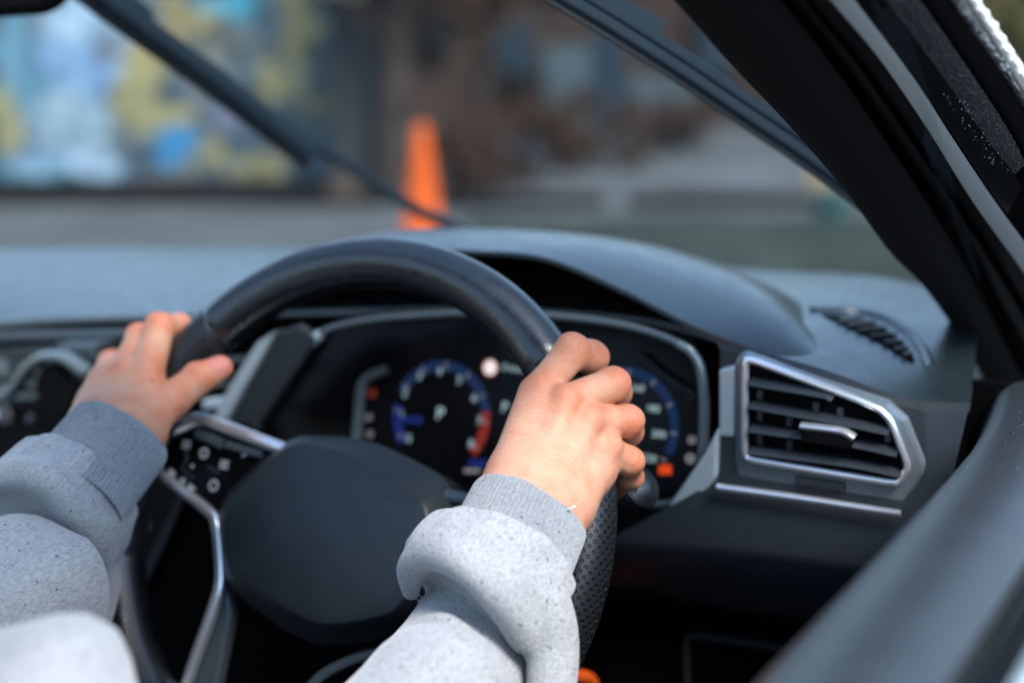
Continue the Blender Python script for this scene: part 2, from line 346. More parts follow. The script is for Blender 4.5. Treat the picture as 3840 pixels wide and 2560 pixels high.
def mural_material():
    mt = mat("mural_paint", (.2, .24, .27), .85, spec=.1); nt = mt.node_tree; b = nt.nodes["Principled BSDF"]
    tc = nt.nodes.new("ShaderNodeTexCoord"); nz = nt.nodes.new("ShaderNodeTexNoise"); nz.inputs["Scale"].default_value = 3.2; nz.inputs["Detail"].default_value = 3
    nt.links.new(tc.outputs["Object"], nz.inputs["Vector"])
    sub = nt.nodes.new("ShaderNodeVectorMath"); sub.operation = 'SUBTRACT'; nt.links.new(nz.outputs["Color"], sub.inputs[0]); sub.inputs[1].default_value = (.5, .5, .5)
    ml = nt.nodes.new("ShaderNodeVectorMath"); ml.operation = 'SCALE'; nt.links.new(sub.outputs[0], ml.inputs[0]); ml.inputs["Scale"].default_value = .6
    wv = nt.nodes.new("ShaderNodeVectorMath"); wv.operation = 'ADD'; nt.links.new(tc.outputs["Object"], wv.inputs[0]); nt.links.new(ml.outputs[0], wv.inputs[1])
    # background: patchy slate blue to olive
    n2 = nt.nodes.new("ShaderNodeTexNoise"); n2.inputs["Scale"].default_value = 2.2; n2.inputs["Detail"].default_value = 4; nt.links.new(tc.outputs["Object"], n2.inputs["Vector"])
    rp = nt.nodes.new("ShaderNodeValToRGB"); nt.links.new(n2.outputs["Fac"], rp.inputs[0]); e = rp.color_ramp.elements
    e[0].position = .3; e[0].color = (.06, .11, .145, 1); e[1].position = .7; e[1].color = (.20, .19, .13, 1)
    k = e.new(.5); k.color = (.10, .14, .165, 1)
    cur = rp.outputs[0]
    cloud, yel, blue, ice, grey, teal = (.24, .40, .60), (.40, .35, .16), (.05, .25, .48), (.42, .58, .70), (.17, .18, .2), (.10, .30, .36)
    blobs = [(330, 60, 190, 200, ice), (300, 260, 200, 110, cloud), (260, 430, 200, 110, (.33, .46, .52)), (60, 250, 110, 260, (.16, .33, .42)),
             (20, 420, 70, 150, yel), (330, 620, 150, 90, ice), (150, 600, 130, 80, (.30, .45, .58)), (90, 700, 150, 60, teal),
             (520, 350, 90, 200, yel), (560, 200, 90, 110, yel), (640, 440, 90, 60, yel), (640, 550, 95, 70, blue), (800, 560, 75, 70, yel),
             (960, 640, 105, 85, yel), (1130, 120, 60, 190, yel), (1050, 320, 90, 80, yel), (1180, 400, 80, 60, (.3, .28, .15)),
             (700, 60, 110, 90, (.40, .32, .14)), (850, 10, 150, 70, (.07, .34, .45)), (800, 300, 120, 90, (.22, .23, .22)), (420, 180, 70, 60, grey),
             (860, 440, 60, 60, (.2, .2, .26)), (460, 700, 130, 60, (.12, .19, .26)), (760, 700, 160, 60, (.09, .15, .19))]
    for (x, y, rx, ry, c) in blobs:
        p = OUT(x, y, WALL_D)-WALL_O; ll = np.array([p@CR, 0, p[2]]); r = OUT(x+rx, y, WALL_D)-OUT(x, y, WALL_D); q = OUT(x, y+ry, WALL_D)-OUT(x, y, WALL_D)
        mp = nt.nodes.new("ShaderNodeVectorMath"); mp.operation = 'SUBTRACT'; nt.links.new(wv.outputs[0], mp.inputs[0]); mp.inputs[1].default_value = tuple(ll)
        sc = nt.nodes.new("ShaderNodeVectorMath"); sc.operation = 'MULTIPLY'; nt.links.new(mp.outputs[0], sc.inputs[0]); sc.inputs[1].default_value = (1/abs(r@CR), 0, 1/abs(q[2]))
        ln = nt.nodes.new("ShaderNodeVectorMath"); ln.operation = 'LENGTH'; nt.links.new(sc.outputs[0], ln.inputs[0])
        mr = nt.nodes.new("ShaderNodeMapRange"); nt.links.new(ln.outputs["Value"], mr.inputs[0]); mr.inputs[1].default_value = .75; mr.inputs[2].default_value = 1.0; mr.inputs[3].default_value = .88; mr.inputs[4].default_value = 0
        mx = nt.nodes.new("ShaderNodeMix"); mx.data_type = 'RGBA'; nt.links.new(mr.outputs[0], mx.inputs[0]); nt.links.new(cur, mx.inputs[6]); mx.inputs[7].default_value = (*c, 1); cur = mx.outputs[2]
    dk = nt.nodes.new("ShaderNodeMix"); dk.data_type = 'RGBA'; dk.blend_type = 'MULTIPLY'; dk.inputs[0].default_value = 1; nt.links.new(cur, dk.inputs[6])
    n3 = nt.nodes.new("ShaderNodeTexNoise"); n3.inputs["Scale"].default_value = 5.5; n3.inputs["Detail"].default_value = 4; nt.links.new(tc.outputs["Object"], n3.inputs["Vector"])
    r3 = nt.nodes.new("ShaderNodeValToRGB"); nt.links.new(n3.outputs["Fac"], r3.inputs[0]); r3.color_ramp.elements[0].position = .36; r3.color_ramp.elements[0].color = (.34, .38, .42, 1); r3.color_ramp.elements[1].position = .6; r3.color_ramp.elements[1].color = (.86, .86, .86, 1)
    nt.links.new(r3.outputs[0], dk.inputs[7]); nt.links.new(dk.outputs[2], b.inputs["Base Color"]); return mt
WALL_D = 12.0; WALL_O = GR(350, WALL_D)
w = tag(bpy.data.objects.new("mural_wall", None), "street wall painted with a blue, white and yellow mural", "wall"); scene.collection.objects.link(w)
w.matrix_world = Matrix(((CR[0], FH[0], 0, WALL_O[0]), (CR[1], FH[1], 0, WALL_O[1]), (0, 0, 1, WALL_O[2]), (0, 0, 0, 1)))
def local(name, v, f, mt, parent, **k):
    o = mk(name, v, f, mt, None, **k); o.parent = parent; return o
xl, xr = ((GR(-1500, WALL_D)-WALL_O)@CR), ((GR(1275, WALL_D)-WALL_O)@CR)
local("painted_face", *box(((xl+xr)/2, .15, 1.2), xr-xl, .3, 2.4), mural_material(), w, smooth=False)
local("coping", *box(((xl+xr)/2, .15, 2.45), xr-xl+.1, .4, .1), M['concrete2'], w, smooth=False)
local("plinth", *box(((xl+xr)/2, .12, .06), xr-xl, .42, .12), M['kerb'], w, smooth=False)

pil = empty("concrete_pillar", GR(1340, 11.6), "tall grey brown concrete pillar at the end of the mural wall", "pillar")
a, b_ = GR(1262, 11.6), GR(1430, 11.6)
mk("shaft", *box((a+b_)/2+UPV*1.3, np.linalg.norm(b_-a), .4, 2.6, np.array([CR, FH, UPV])), M['concrete2'], pil, smooth=False, bevel=.02)
mk("foot", *box((a+b_)/2+UPV*.1, np.linalg.norm(b_-a)+.12, .56, .2, np.array([CR, FH, UPV])), M['concrete'], pil, smooth=False, bevel=.02)
mk("notice_plate", *box(OUT(1310, -60, 11.38), .42, .02, .22, np.array([CR, FH, UPV])), mat("cream_plate", (.75, .62, .5), .5), pil, smooth=False, bevel=.01)  # cream plate stands in for a bright warm blob of light

rng = np.random.default_rng(4)
def leaves(center, rad, n, size, seed):
    r = np.random.default_rng(seed); v = []; f = []
    c0 = r.normal(size=(max(6, n//60), 3)); c0 /= np.linalg.norm(c0, axis=1)[:, None]; c0 *= r.uniform(.3, 1, (len(c0), 1))
    for i in range(n):
        q = c0[i % len(c0)]*np.array(rad) + r.normal(size=3)*np.array(rad)*.2
        u = unit(r.normal(size=3)); w_ = unit(np.cross(u, r.normal(size=3))); s_ = size*r.uniform(.6, 1.3); c = np.asarray(center)+q
        k = len(v); v += [c-u*s_, c-w_*s_*.45, c+u*s_, c+w_*s_*.45]; f.append((k, k+1, k+2, k+3))
    return v, f
def tree(name, x, D, h, rad, mt, mtr, label, seed, n=900, size=.09, trunk=.11, group=None):
    b0 = GR(x, D); t = empty(name, b0, label, "tree", group); r = np.random.default_rng(seed)
    pts = [b0+UPV*h*k/5+CR*r.normal()*.05*k/3 for k in range(6)]
    mk("trunk", *sweep(spline(pts, 14), np.linspace(trunk, trunk*.45, 14), n=9, up=(1, .2, 0)), mtr, t)
    for k in range(5):
        s_ = pts[2+k % 3]; e_ = s_+UPV*r.uniform(.3, .8)+CR*r.normal()*rad[0]*.6+FH*r.normal()*rad[1]*.5
        mk("limb", *sweep(spline([s_, (s_+e_)/2+UPV*.1, e_], 8), np.linspace(trunk*.4, trunk*.12, 8), n=7, up=(1, .3, 0)), mtr, t)
    mk("crown", *leaves(b0+UPV*h, rad, n, size, seed), mt, t, smooth=False)
M['leaf_brown'] = mat("dry_leaves", (.052, .030, .018), .85, spec=.1, var=(4, .5))
M['leaf_olive'] = mat("olive_leaves", (.10, .09, .03), .8, var=(4, .5))
M['leaf_dark'] = mat("dark_leaves", (.03, .035, .025), .8, var=(4, .5))
M['bark'] = mat("bark", (.042, .032, .026), .9, spec=.1, var=(6, .4))
tree("street_tree", 1480, 11.2, 2.1, (.6, .6, .8), M['leaf_brown'], M['bark'], "brown leaved tree with a stout trunk behind the orange cone", 3, trunk=.16)
tree("street_tree", 1830, 14.5, 1.9, (1.0, .9, .8), M['leaf_brown'], M['bark'], "bushy brown tree between the cone and the dark doorway", 8, n=1300, group=None)
tree("hedge_tree", 3950, 5.0, 1.5, (.9, .7, .7), M['leaf_olive'], M['bark'], "olive and brown tree seen past the wet door frame", 12, n=1500, size=.07)
tree("hedge_tree", 4300, 5.8, 1.0, (1.1, .8, .9), M['leaf_dark'], M['bark'], "dark green tree low beyond the side window", 14, n=1500, size=.08)
def bush(x, D, rad, mt, label, seed, n=700, size=.07):
    b0 = GR(x, D); t = empty("bush", b0, label, "bush", "dry bushes along the verge")
    mk("foliage", *leaves(b0+UPV*rad[2]*.8, rad, n, size, seed), mt, t, smooth=False)
    mk("stem", *sweep([b0, b0+UPV*rad[2]*.5, b0+UPV*rad[2]], [.03, .02, .01], n=6, up=(1, 0, .1)), M['bark'], t)
bush(1700, 11.6, (.42, .4, .42), M['leaf_brown'], "low brown bush right beside the orange cone", 21)
bush(1950, 12.6, (.55, .5, .5), M['leaf_brown'], "low brown bush second from the orange cone", 22)
bush(2230, 14.2, (.6, .5, .4), M['leaf_brown'], "low brown bush third from the orange cone", 23)
bush(2520, 16.5, (.6, .5, .35), M['leaf_brown'], "low brown bush fourth from the orange cone", 24)

bd = 21.0; b0 = GR(2300, bd); bl = empty("brick_building", b0, "brown grey building behind the trees with dark doorway", "building")
def bface(x0, x1, y0, y1, proud, name, mt, par, D=bd):
    p0, p1 = OUT(x0, y1, D), OUT(x1, y0, D); c = (p0+p1)/2-FH*proud
    return mk(name, *box(c, abs((p1-p0)@CR), .1, abs(p1[2]-p0[2]), np.array([CR, FH, UPV])), mt, par, smooth=False)
p0, p1 = GR(900, bd), GR(4700, bd)
mk("wall", *box((p0+p1)/2+UPV*1.6+FH*.6, np.linalg.norm(p1-p0), 1, 3.2, np.array([CR, FH, UPV])), mat("brown_render", (.042, .028, .021), .9, spec=.1, var=(.8, .4)), bl, smooth=False)
navy = mat("dark_glazing", (.012, .024, .036), .4, spec=.2); pale = mat("grey_render", (.06, .082, .09), .85, spec=.1, var=(1, .25))
for i, (x0, x1, y0, y1, mt) in enumerate([(2225, 2340, 130, 470, navy), (1860, 1990, 60, 270, navy), (1600, 1680, 20, 180, navy), (2620, 2760, 40, 260, navy)]):
    f_ = bface(x0-12, x1+12, y0-12, y1+8, .06, "window_frame" if i else "door_frame", M['concrete2'], bl); bface(x0, x1, y0, y1, .09, "pane" if i else "door_panel", mt, f_)
for (x0, x1, y0, y1) in [(2040, 2215, 170, 455), (2360, 2600, 290, 470)]: bface(x0, x1, y0, y1, .05, "wall_panel", pale, bl)
for i, (x0, x1) in enumerate([(1690, 2275), (2355, 3170)]):
    a, c = GR(x0, 10.9), GR(x1, 10.9+i*.1)
    tag(mk("kerb_log", *sweep(spline([a+UPV*.05, (a+c)/2+UPV*.055, c+UPV*.05], 12), .055, n=10, power=3), M['kerb']),
        ["dark brown log edging from the cone to the gap", "dark brown log edging from the gap towards the windscreen pillar"][i], "edging", "log edging along the car park")
# cone
cb = GR(1580, 8.9); cn = empty("traffic_cone", cb, "orange traffic cone standing beyond the windscreen", "cone")
rows = []; A = np.linspace(0, 2*np.pi, 28, endpoint=False)
for z, r in ((.03, .145), (.05, .132), (.4, .084), (.74, .038), (.76, .03), (.761, .001)): rows.append(cb+np.stack([r*np.cos(A), r*np.sin(A), 0*A+z], 1))
mk("body", *loft(rows, True), M['cone'], cn)
mk("base", *box(cb+UPV*.016, .40, .40, .03), M['cone'], cn, bevel=.008, smooth=False)
# yellow board and teal bin near the pillar
yb = GR(3085, 10.9); sg = empty("yellow_board", yb, "small cream board on a post beside the windscreen pillar", "sign")
mk("post", *sweep([yb, yb+UPV*.15], .015, n=8, up=(1, 0, 0)), M['kerb'], sg); mk("board", *box(yb+UPV*.25, .2, .02, .22, np.array([CR, FH, UPV])), mat("cream", (.22, .17, .09), .8), sg, smooth=False, bevel=.004)
tb = GR(3130, 10.2); bn = empty("teal_bucket", tb, "small teal bucket beside the cream board", "bucket")
mk("tub", *loft([tb+np.stack([r*np.cos(A), r*np.sin(A), 0*A+z], 1) for z, r in ((0, .10), (.16, .13), (.17, .135), (.16, .12), (.02, .09))], True, True), mat("teal", (.02, .08, .075), .7), bn)

# ================================================================== windscreen, wipers, mirror, roof
def ws_y0(x): return .72-.48*(x+.37)**2
def ws_z(x, y): return (ws_y0(x)-y)*.625
def WS(x, y, up=0):                                          # where a sight line meets the windscreen (up: metres outside it)
    r = ray(x, y); lo, hi = .2, 3.0
    for _ in range(60):
        t = (lo+hi)/2; p = CC+t*r
        if p[2] < ws_z(p[0], p[1])+up/.85: lo = t
        else: hi = t
    return CC+lo*r
xs = np.linspace(-1.06, .34, 40); rows = []
for s_ in np.linspace(0, 1, 24):
    rows.append(np.array([(x, ws_y0(x)-s_*.80, s_*.80*.625) for x in xs]))
wsc = tag(mk("windscreen", *loft(rows), M['glass']), "large raked windscreen glass between dashboard and roof", "windscreen")
def wiper(name_pts, label, conn, thick):
    pts = [WS(x, y, .016) for x, y in name_pts['blade']]; o = empty("windscreen_wiper", pts[-1], label, "wiper", "windscreen wipers resting on the glass")
    nrm = unit(np.array([0, .53, .85])); sp = spline(pts, 24)
    w_ = np.full(24, thick); w_[0] *= .8; w_[-1] *= .55
    mk("blade", *sweep(sp, w_, w_*.8, n=10, up=nrm, power=3), M['wiper'], o)
    mk("rubber_lip", *sweep(sp-nrm*thick*.9, thick*.25, thick*.5, n=6, up=nrm), M['rubber'], o)
    ap = spline([WS(x, y, .034) for x, y in name_pts['arm']], 24)
    mk("arm", *sweep(ap, name_pts['aw'], .005, n=10, up=nrm, power=3.5), M['wiper'], o)
    if conn:
        c = spline([WS(x, y, .042) for x, y in conn], 8); mk("connector", *sweep(c, .0085, .008, n=12, up=nrm, power=4), M['wiper'], o)
wiper({'blade': [(100, -230), (420, 20), (800, 300), (1165, 585)], 'arm': [(100, -280), (460, 20), (800, 262), (1090, 482), (1350, 650), (1560, 785), (1760, 880)], 'aw': np.r_[np.full(14, .0042), np.linspace(.0055, .0105, 10)]},
      "dark wiper whose blade tip ends left of the cone", [(380, -60), (500, 30), (545, 70)], .0125)
wiper({'blade': [(1700, -260), (2090, -15), (2280, 100), (2535, 262), (2765, 418), (3015, 585), (3260, 770), (3500, 985)], 'arm': [(1730, -310), (2118, -61), (2308, 54), (2563, 216), (2793, 372), (3043, 539), (3288, 724), (3528, 939)], 'aw': .0045},
      "long dark wiper running down beside the windscreen pillar", [(2215, 5), (2330, 52), (2480, 128)], .0062)
# mirror: its lower corner hangs into the top of the picture
mc = P(-355, -118, 1.07); mi = empty("rear_view_mirror", mc, "black rear view mirror corner hanging from the windscreen top", "mirror")
mx_, my_ = unit(CR*.99+CF*.1), unit(np.array([0, -.12, .99])); mxx = unit(mx_-my_*(mx_@my_)); mnn = np.cross(mxx, my_)
def rr(cx, cy, hw, hh, r, n=6):
    pts = []
    for qx, qy, a0 in ((1, 1, 0), (-1, 1, 90), (-1, -1, 180), (1, -1, 270)):
        for k in range(n+1): t = math.radians(a0+90*k/n); pts.append((cx+qx*(hw-r)+r*math.cos(t), cy+qy*(hh-r)+r*math.sin(t)))
    return pts
mk("housing", *loft([[mc+mxx*x+my_*y-mnn*d for x, y in rr(0, 0, .118*s_, .041*s_, .026*s_)] for d, s_ in ((0, .95), (.006, 1), (.02, 1), (.045, .7))], True, True), M['black'], mi)
mk("mirror_glass", *loft([[mc+mxx*x+my_*y+mnn*.002 for x, y in rr(0, 0, .109, .033, .02)], [mc+mxx*x+my_*y-mnn*.001 for x, y in rr(0, 0, .109, .033, .02)]], True, True), M['gloss'], mi)
mk("mount", *sweep([mc-mnn*.03, mc-mnn*.06+my_*.05, mc-mnn*.07+my_*.10], .012, n=10, up=(1, 0, 0)), M['black'], mi)
# roof with headliner, shades the cabin
rf = empty("car_roof", (-.37, -.9, .46), "car roof with glass panel over the seats", "roof")
def roof_pt(x, y): return (x, y, .50-.03*((x+.37)/.65)**2-(.10*max(0, y+.30)/.2 if y > -.3 else 0)-.02*((y+.9)/.6)**2)
rows = [np.array([roof_pt(x, y) for x in np.linspace(-1.02, .30, 20)]) for y in np.linspace(-1.7, -.10, 20)]
fv, ff = loft(rows); hole = lambda f: (fv[list(f)].mean(0)[1] > -1.45 and fv[list(f)].mean(0)[1] < -.30 and -.86 < fv[list(f)].mean(0)[0] < .15)
mk("headliner", fv, [f for f in ff if not hole(f)], M['headliner'], rf)
mk("roof_panel", fv+np.array([0, 0, .04]), [f for f in ff if not hole(f)], M['paint'], rf)
mk("glass_panel", fv+np.array([0, 0, .035]), [f for f in ff if hole(f)], M['glass'], rf)  # roof opening added out of view so skylight brightens the cabin
cbod = empty("cabin_shell", (-.37, -.6, -.78), "dark car floor, far side and seats around the driver", "cabin")  # cabin parts out of view, added to block ambient light and deepen the blacks
M['trimdark'] = mat("dark_cabin_trim", (.02, .021, .023), .8, spec=.2)
mk("floor", *box((-.37, -.55, -.79), 1.56, 2.3, .03), M['trimdark'], cbod, smooth=False)
mk("passenger_door", *loft([[(-1.10, y, z), (-1.06-.04*(z < -.1), y, z)] for y in (-1.6, .45) for z in (-.78,)]+[[(-1.10, .45, .10), (-1.06, .45, .10)], [(-1.10, -1.6, .14), (-1.06, -1.6, .14)], [(-1.10, -1.6, -.78), (-1.06, -1.6, -.78)]]), M['trimdark'], cbod, smooth=False)
mk("rear_seat", *box((-.37, -1.62, -.3), 1.45, .14, 1.0), M['trimdark'], cbod, smooth=False, bevel=.04)
mk("seat_back", *box((0, -.86, -.12), .48, .12, .72), M['trimdark'], cbod, smooth=False, bevel=.05, seg=4)
mk("seat_back", *box((-.74, -.86, -.10), .48, .12, .80), M['trimdark'], cbod, smooth=False, bevel=.05, seg=4)
mk("seat_cushion", *box((0, -.55, -.55), .48, .55, .14), M['trimdark'], cbod, smooth=False, bevel=.05, seg=4)
mk("seat_cushion", *box((-.74, -.55, -.55), .48, .55, .14), M['trimdark'], cbod, smooth=False, bevel=.05, seg=4)
# ================================================================== pillar and door
PB, PT = np.array([.31, .371, .061]), np.array([.28, -.03, .315]); PD = unit(PT-PB)
PNN = unit(np.cross(PD, CR))
def PI(x, y, d=0): return PL(x, y, PB+unit(CC-(PB+PT)/2)*d, PNN)
def strip(name, left, right, d0, mt, par, ext=.012, bulge=0, n=30):
    a = spline([PI(x, y, d0) for x, y in left], n); b = spline([PI(x, y, d0) for x, y in right], n)
    toc = unit(CC-(PB+PT)/2); rows = []
    for k in np.linspace(0, 1, 9): rows.append(a*(1-k)+b*k+toc*bulge*math.sin(math.pi*k)**.8)
    rows = [a-toc*ext]+rows+[b-toc*ext]
    return mk(name, *loft(rows), mt, par)
ap = empty("windscreen_pillar", PB, "black cloth covered windscreen pillar rising from dashboard to roof", "car pillar")
strip("trim_cover", [(2300, -260), (2525, 0), (2739, 241), (2936, 446), (3168, 714), (3337, 946), (3453, 1062), (3552, 1196), (3632, 1321), (3700, 1450)],
      [(2740, -260), (2930, 0), (3080, 190), (3260, 440), (3450, 720), (3600, 960), (3700, 1150), (3790, 1330), (3850, 1430), (3900, 1500)], 0, M['fabric_black'], ap, ext=.03, bulge=.016)
strip("seal_lip", [(2790, -260), (2975, 0), (3130, 190), (3310, 440), (3500, 720), (3650, 960), (3760, 1150), (3900, 1400)],
      [(2840, -260), (3020, 0), (3180, 190), (3360, 440), (3550, 720), (3705, 960), (3820, 1150), (3960, 1400)], .002, M['rubber'], ap, ext=.02, bulge=.006)
strip("rubber_seal", [(2860, -260), (3040, 0), (3200, 190), (3385, 440), (3575, 720), (3730, 960), (3850, 1150), (3990, 1400)],
      [(2960, -260), (3150, 0), (3320, 190), (3500, 440), (3680, 728), (3840, 960), (3960, 1170), (4100, 1400)], .004, M['rubber'], ap, ext=.03, bulge=.008)
strip("backing", [(2500, -260), (2700, 0), (3100, 446), (3400, 860), (3650, 1280), (3750, 1500)],
      [(3420, -260), (3610, 0), (3890, 446), (4100, 860), (4250, 1280), (4300, 1500)], -.02, M['black'], ap)
ST = np.array([0, 0, 1.])
wf = empty("door_window_frame", PI(3840, 1000, .008), "grey and black wet window frame of the open side window", "window frame")
strip("painted_flange", [(2915, -260), (3114, 0), (3293, 214), (3471, 473), (3650, 759), (3840, 1022), (4000, 1260)],
      [(3000, -260), (3203, 0), (3427, 295), (3560, 500), (3721, 741), (3840, 905), (4050, 1190)], .0145, M['greypaint'], wf, ext=.015, bulge=.001)
strip("inner_channel", [(3010, -260), (3215, 0), (3437, 295), (3570, 500), (3731, 741), (3780, 800)],
      [(3130, -260), (3320, 0), (3560, 330), (3700, 530), (3800, 655), (3830, 700)], .006, M['rubber'], wf, bulge=.001)
strip("flock_strip", [(3135, -260), (3325, 0), (3565, 330), (3705, 530), (3805, 655)],
      [(3260, -260), (3450, 0), (3680, 330), (3800, 520), (3845, 615)], .008, M['wetblack'], wf, bulge=.001)
strip("outer_channel", [(3265, -260), (3455, 0), (3685, 330), (3850, 600)], [(3370, -260), (3560, 0), (3770, 300), (3920, 540)], .003, M['rubber'], wf, bulge=.004)
strip("wet_chrome_trim", [(3375, -260), (3565, 0), (3775, 300), (3925, 540)], [(3445, -260), (3625, 0), (3835, 345), (3990, 600)], .010, M['wetchrome'], wf, bulge=.004)
strip("roof_gutter", [(3452, -260), (3632, 0), (3842, 345), (3996, 600)], [(3490, -260), (3672, 0), (3868, 290), (4040, 560)], .012, mat("wet_white_edge", (.88, .9, .92), .4), wf, bulge=.002)  # sky reflection on the wet edge, painted as a white base colour

dr = empty("car_door", (.40, -.1, -.5), "closed driver door with grey plastic top pad and wet outer skin", "car door")
def door_rows(section, ys):
    rows = []
    for y in ys:
        k = np.clip((y-.06)/.16, 0, 1); dx = .016*np.clip((y+.28)/.3, 0, 1)-.012*k*k; dz = -.004*k*k
        rows.append(np.array([(x+dx, y, z+dz) for x, z in section]))
    return rows
ys = np.r_[np.linspace(-.75, .05, 14), np.linspace(.07, .205, 10)]
mk("top_pad", *loft(door_rows([(.318, -.35), (.330, -.10), (.340, .02), (.350, .070), (.357, .084), (.366, .091), (.385, .096), (.404, .094), (.414, .088), (.418, .075)], ys)), M['doorpad'], dr)
mk("window_seal", *loft(door_rows([(.4185, .070), (.4195, .083), (.421, .087), (.4235, .085), (.4245, .080), (.4255, .085), (.427, .087), (.429, .085), (.4298, .06)], ys)), M['rubber'], dr)
mk("outer_skin", *loft(door_rows([(.4305, .070), (.4315, .086), (.437, .089), (.448, .083), (.475, .03), (.50, -.1), (.505, -.5)], ys)), M['paint'], dr)
mk("inner_face", *loft(door_rows([(.316, -.35), (.312, -.6), (.34, -.75)], ys)), M['panel'], dr)
mk("front_jamb", *loft([[(.345, .206, z), (.44, .206, z)] for z in (-.5, .0, .085)]), M['black'], dr)

ico = [(0, 0, 1)]+[(math.cos(a)*.9, math.sin(a)*.9, .45) for a in np.linspace(0, 2*np.pi, 6, endpoint=False)]+[(math.cos(a), math.sin(a), -.1) for a in np.linspace(0, 2*np.pi, 6, endpoint=False)]
icf = [(0, 1+k, 1+(k+1) % 6) for k in range(6)]+[(1+k, 7+k, 7+(k+1) % 6, 1+(k+1) % 6) for k in range(6)]
def beads(name, pts, nrm, rads, mt, par):
    v = []; f = []; n_ = unit(nrm); a_ = unit(np.cross(n_, (.3, .9, .2))); b2 = np.cross(n_, a_)
    for c, r in zip(pts, rads):
        k = len(v); v += [c+r*(x*a_+y*b2+z*.6*n_) for x, y, z in ico]; f += [tuple(k+i for i in q) for q in icf]
    return tag(mk(name, v, f, mt, par), kind='stuff')
M['water'] = mat("water_bead", (.02, .022, .025), .04, spec=1.0, coat=1)
M['water_bright'] = mat("bright_water_bead", (.55, .58, .6), .06, metal=.6, coat=1)
g_ = np.random.default_rng(5); pts_ = []
for _ in range(260):
    y_ = g_.uniform(-.02, .19)*g_.uniform(.4, 1); x_ = g_.uniform(.372, .418); kk = np.clip((y_-.06)/.16, 0, 1)
    dx_ = .016*np.clip((y_+.28)/.3, 0, 1)-.012*kk*kk; zz = np.interp(x_, [.357, .366, .385, .404, .414], [.084, .091, .096, .094, .088])-.004*kk*kk; pts_.append(np.array([x_+dx_, y_, zz]))
beads("rain_drops", pts_, (0, 0, 1), g_.uniform(.0004, .0015, 260)*g_.uniform(.5, 1, 260), M['water'], dr)
def along(l, r, n, d): return [PI(*(np.array(l[0])*(1-t)+np.array(l[1])*t)*(1-q)+(np.array(r[0])*(1-t)+np.array(r[1])*t)*q, d) for t, q in zip(g_.uniform(0, 1, n), g_.uniform(.1, .9, n))]
toc_ = CC-(PB+PT)/2
beads("rain_drops", along([(3590, 20), (3800, 320)], [(3630, 20), (3838, 330)], 60, .0155), toc_, g_.uniform(.0002, .0006, 60), M['water_bright'], wf)
beads("rain_drops", [PI(3650+196*t+8*math.sin(t*40), -10+300*t, .014) for t in np.linspace(0, 1, 26)], toc_, g_.uniform(.0014, .0022, 26), mat("pale_drop", (.85, .88, .9), .3), wf)
beads("rain_drops", along([(3500, 330), (3700, 620)], [(3660, 400), (3790, 640)], 60, .0085), toc_, g_.uniform(.0001, .00025, 60), M['water_bright'], wf)

# ================================================================== dashboard
db = empty("dashboard", (-.2, .3, -.2), "dark grey plastic dashboard across the front of the cabin", "dashboard")
lip = [(-700, 1262, .17), (0, 1205, .17), (300, 1188, .17), (680, 1178, .17), (1250, 1160, .18), (1800, 1150, .2), (2400, 1190, .18), (2860, 1316, .155), (3354, 1478, .156), (3560, 1520, .158), (3640, 1520, .17)]
crest = [(-700, 938, .42), (0, 932, .42), (400, 930, .45), (800, 928, .47), (1250, 925, .5), (1800, 940, .5), (2400, 975, .5), (2850, 1010, .5), (3250, 1032, .5), (3480, 1075, .48), (3680, 1120, .44)]
N = 60
L = spline([Y(x, y, v) for x, y, v in lip], N); S = spline([Y(x, y, v) for x, y, v in crest], N)
def bulged(a, b, k, h): return a*(1-k)+b*k+np.array([0, 0, h*4*k*(1-k)])
under = L.copy(); under[:, 1] += .03; under[:, 2] -= .012
low = L.copy(); low[:, 2] -= .004; low[:, 1] -= .001
front = S.copy(); front[:, 1] = np.minimum(.66, ws_y0(S[:, 0])-.03); front[:, 2] -= .05
mid = (S+front)/2; mid[:, 2] += .006
top_v, top_f = loft([under, low, L]+[bulged(L, S, k, .006) for k in (.05, .15, .3, .45, .6, .75, .9)]+[S, mid, front])
mk("top_pad", top_v, top_f, M['dash'], db)
bvh = BVHTree.FromPolygons([tuple(v) for v in top_v], top_f)
def on_dash(x, y, up=.001):
    r = ray(x, y); h = bvh.ray_cast(Vector(CC), Vector(unit(r)))
    return (np.array(h[0]) if h[0] is not None else Z(x, y, .09))+np.array([0, 0, up])
clip_ = [(880, 1240, .17), (1050, 1075, .16), (1250, 985, .155), (1500, 938, .15), (1780, 940, .15), (2040, 965, .15), (2320, 1078, .15), (2610, 1226, .15), (2860, 1318, .152), (3060, 1390, .158), (3200, 1460, .17)]
ccre = [(960, 1080, .28), (1080, 985, .29), (1300, 905, .30), (1550, 868, .30), (1800, 864, .30), (2050, 873, .30), (2350, 902, .30), (2650, 990, .29), (2850, 1078, .27), (3010, 1195, .25), (3150, 1330, .22)]
cl = spline([Y(x, y, v) for x, y, v in clip_], N); cs = spline([Y(x, y, v) for x, y, v in ccre], N)
for arr in (cl, cs): arr[-10:, 2] -= .014*np.linspace(0, 1, 10)**2
cu = cl.copy(); cu[:, 1] += .08; cu[:, 2] -= .002; cw = cl.copy(); cw[:, 2] -= .003
cb1 = cs.copy(); cb1[:, 1] += .05; cb1[:, 2] -= .010; cb2 = cs.copy(); cb2[:, 1] += .13; cb2[:, 2] -= .05
mk("cluster_hood", *loft([cw, cl]+[bulged(cl, cs, k, .007) for k in (.04, .15, .3, .45, .6, .75, .9)]+[cs, cb1, cb2]), M['dash'], db)
mk("hood_lining", *loft([cw+np.array([0, .0015, 0]), cu, cu+np.array([0, .03, -.03])]), M['black'], db)
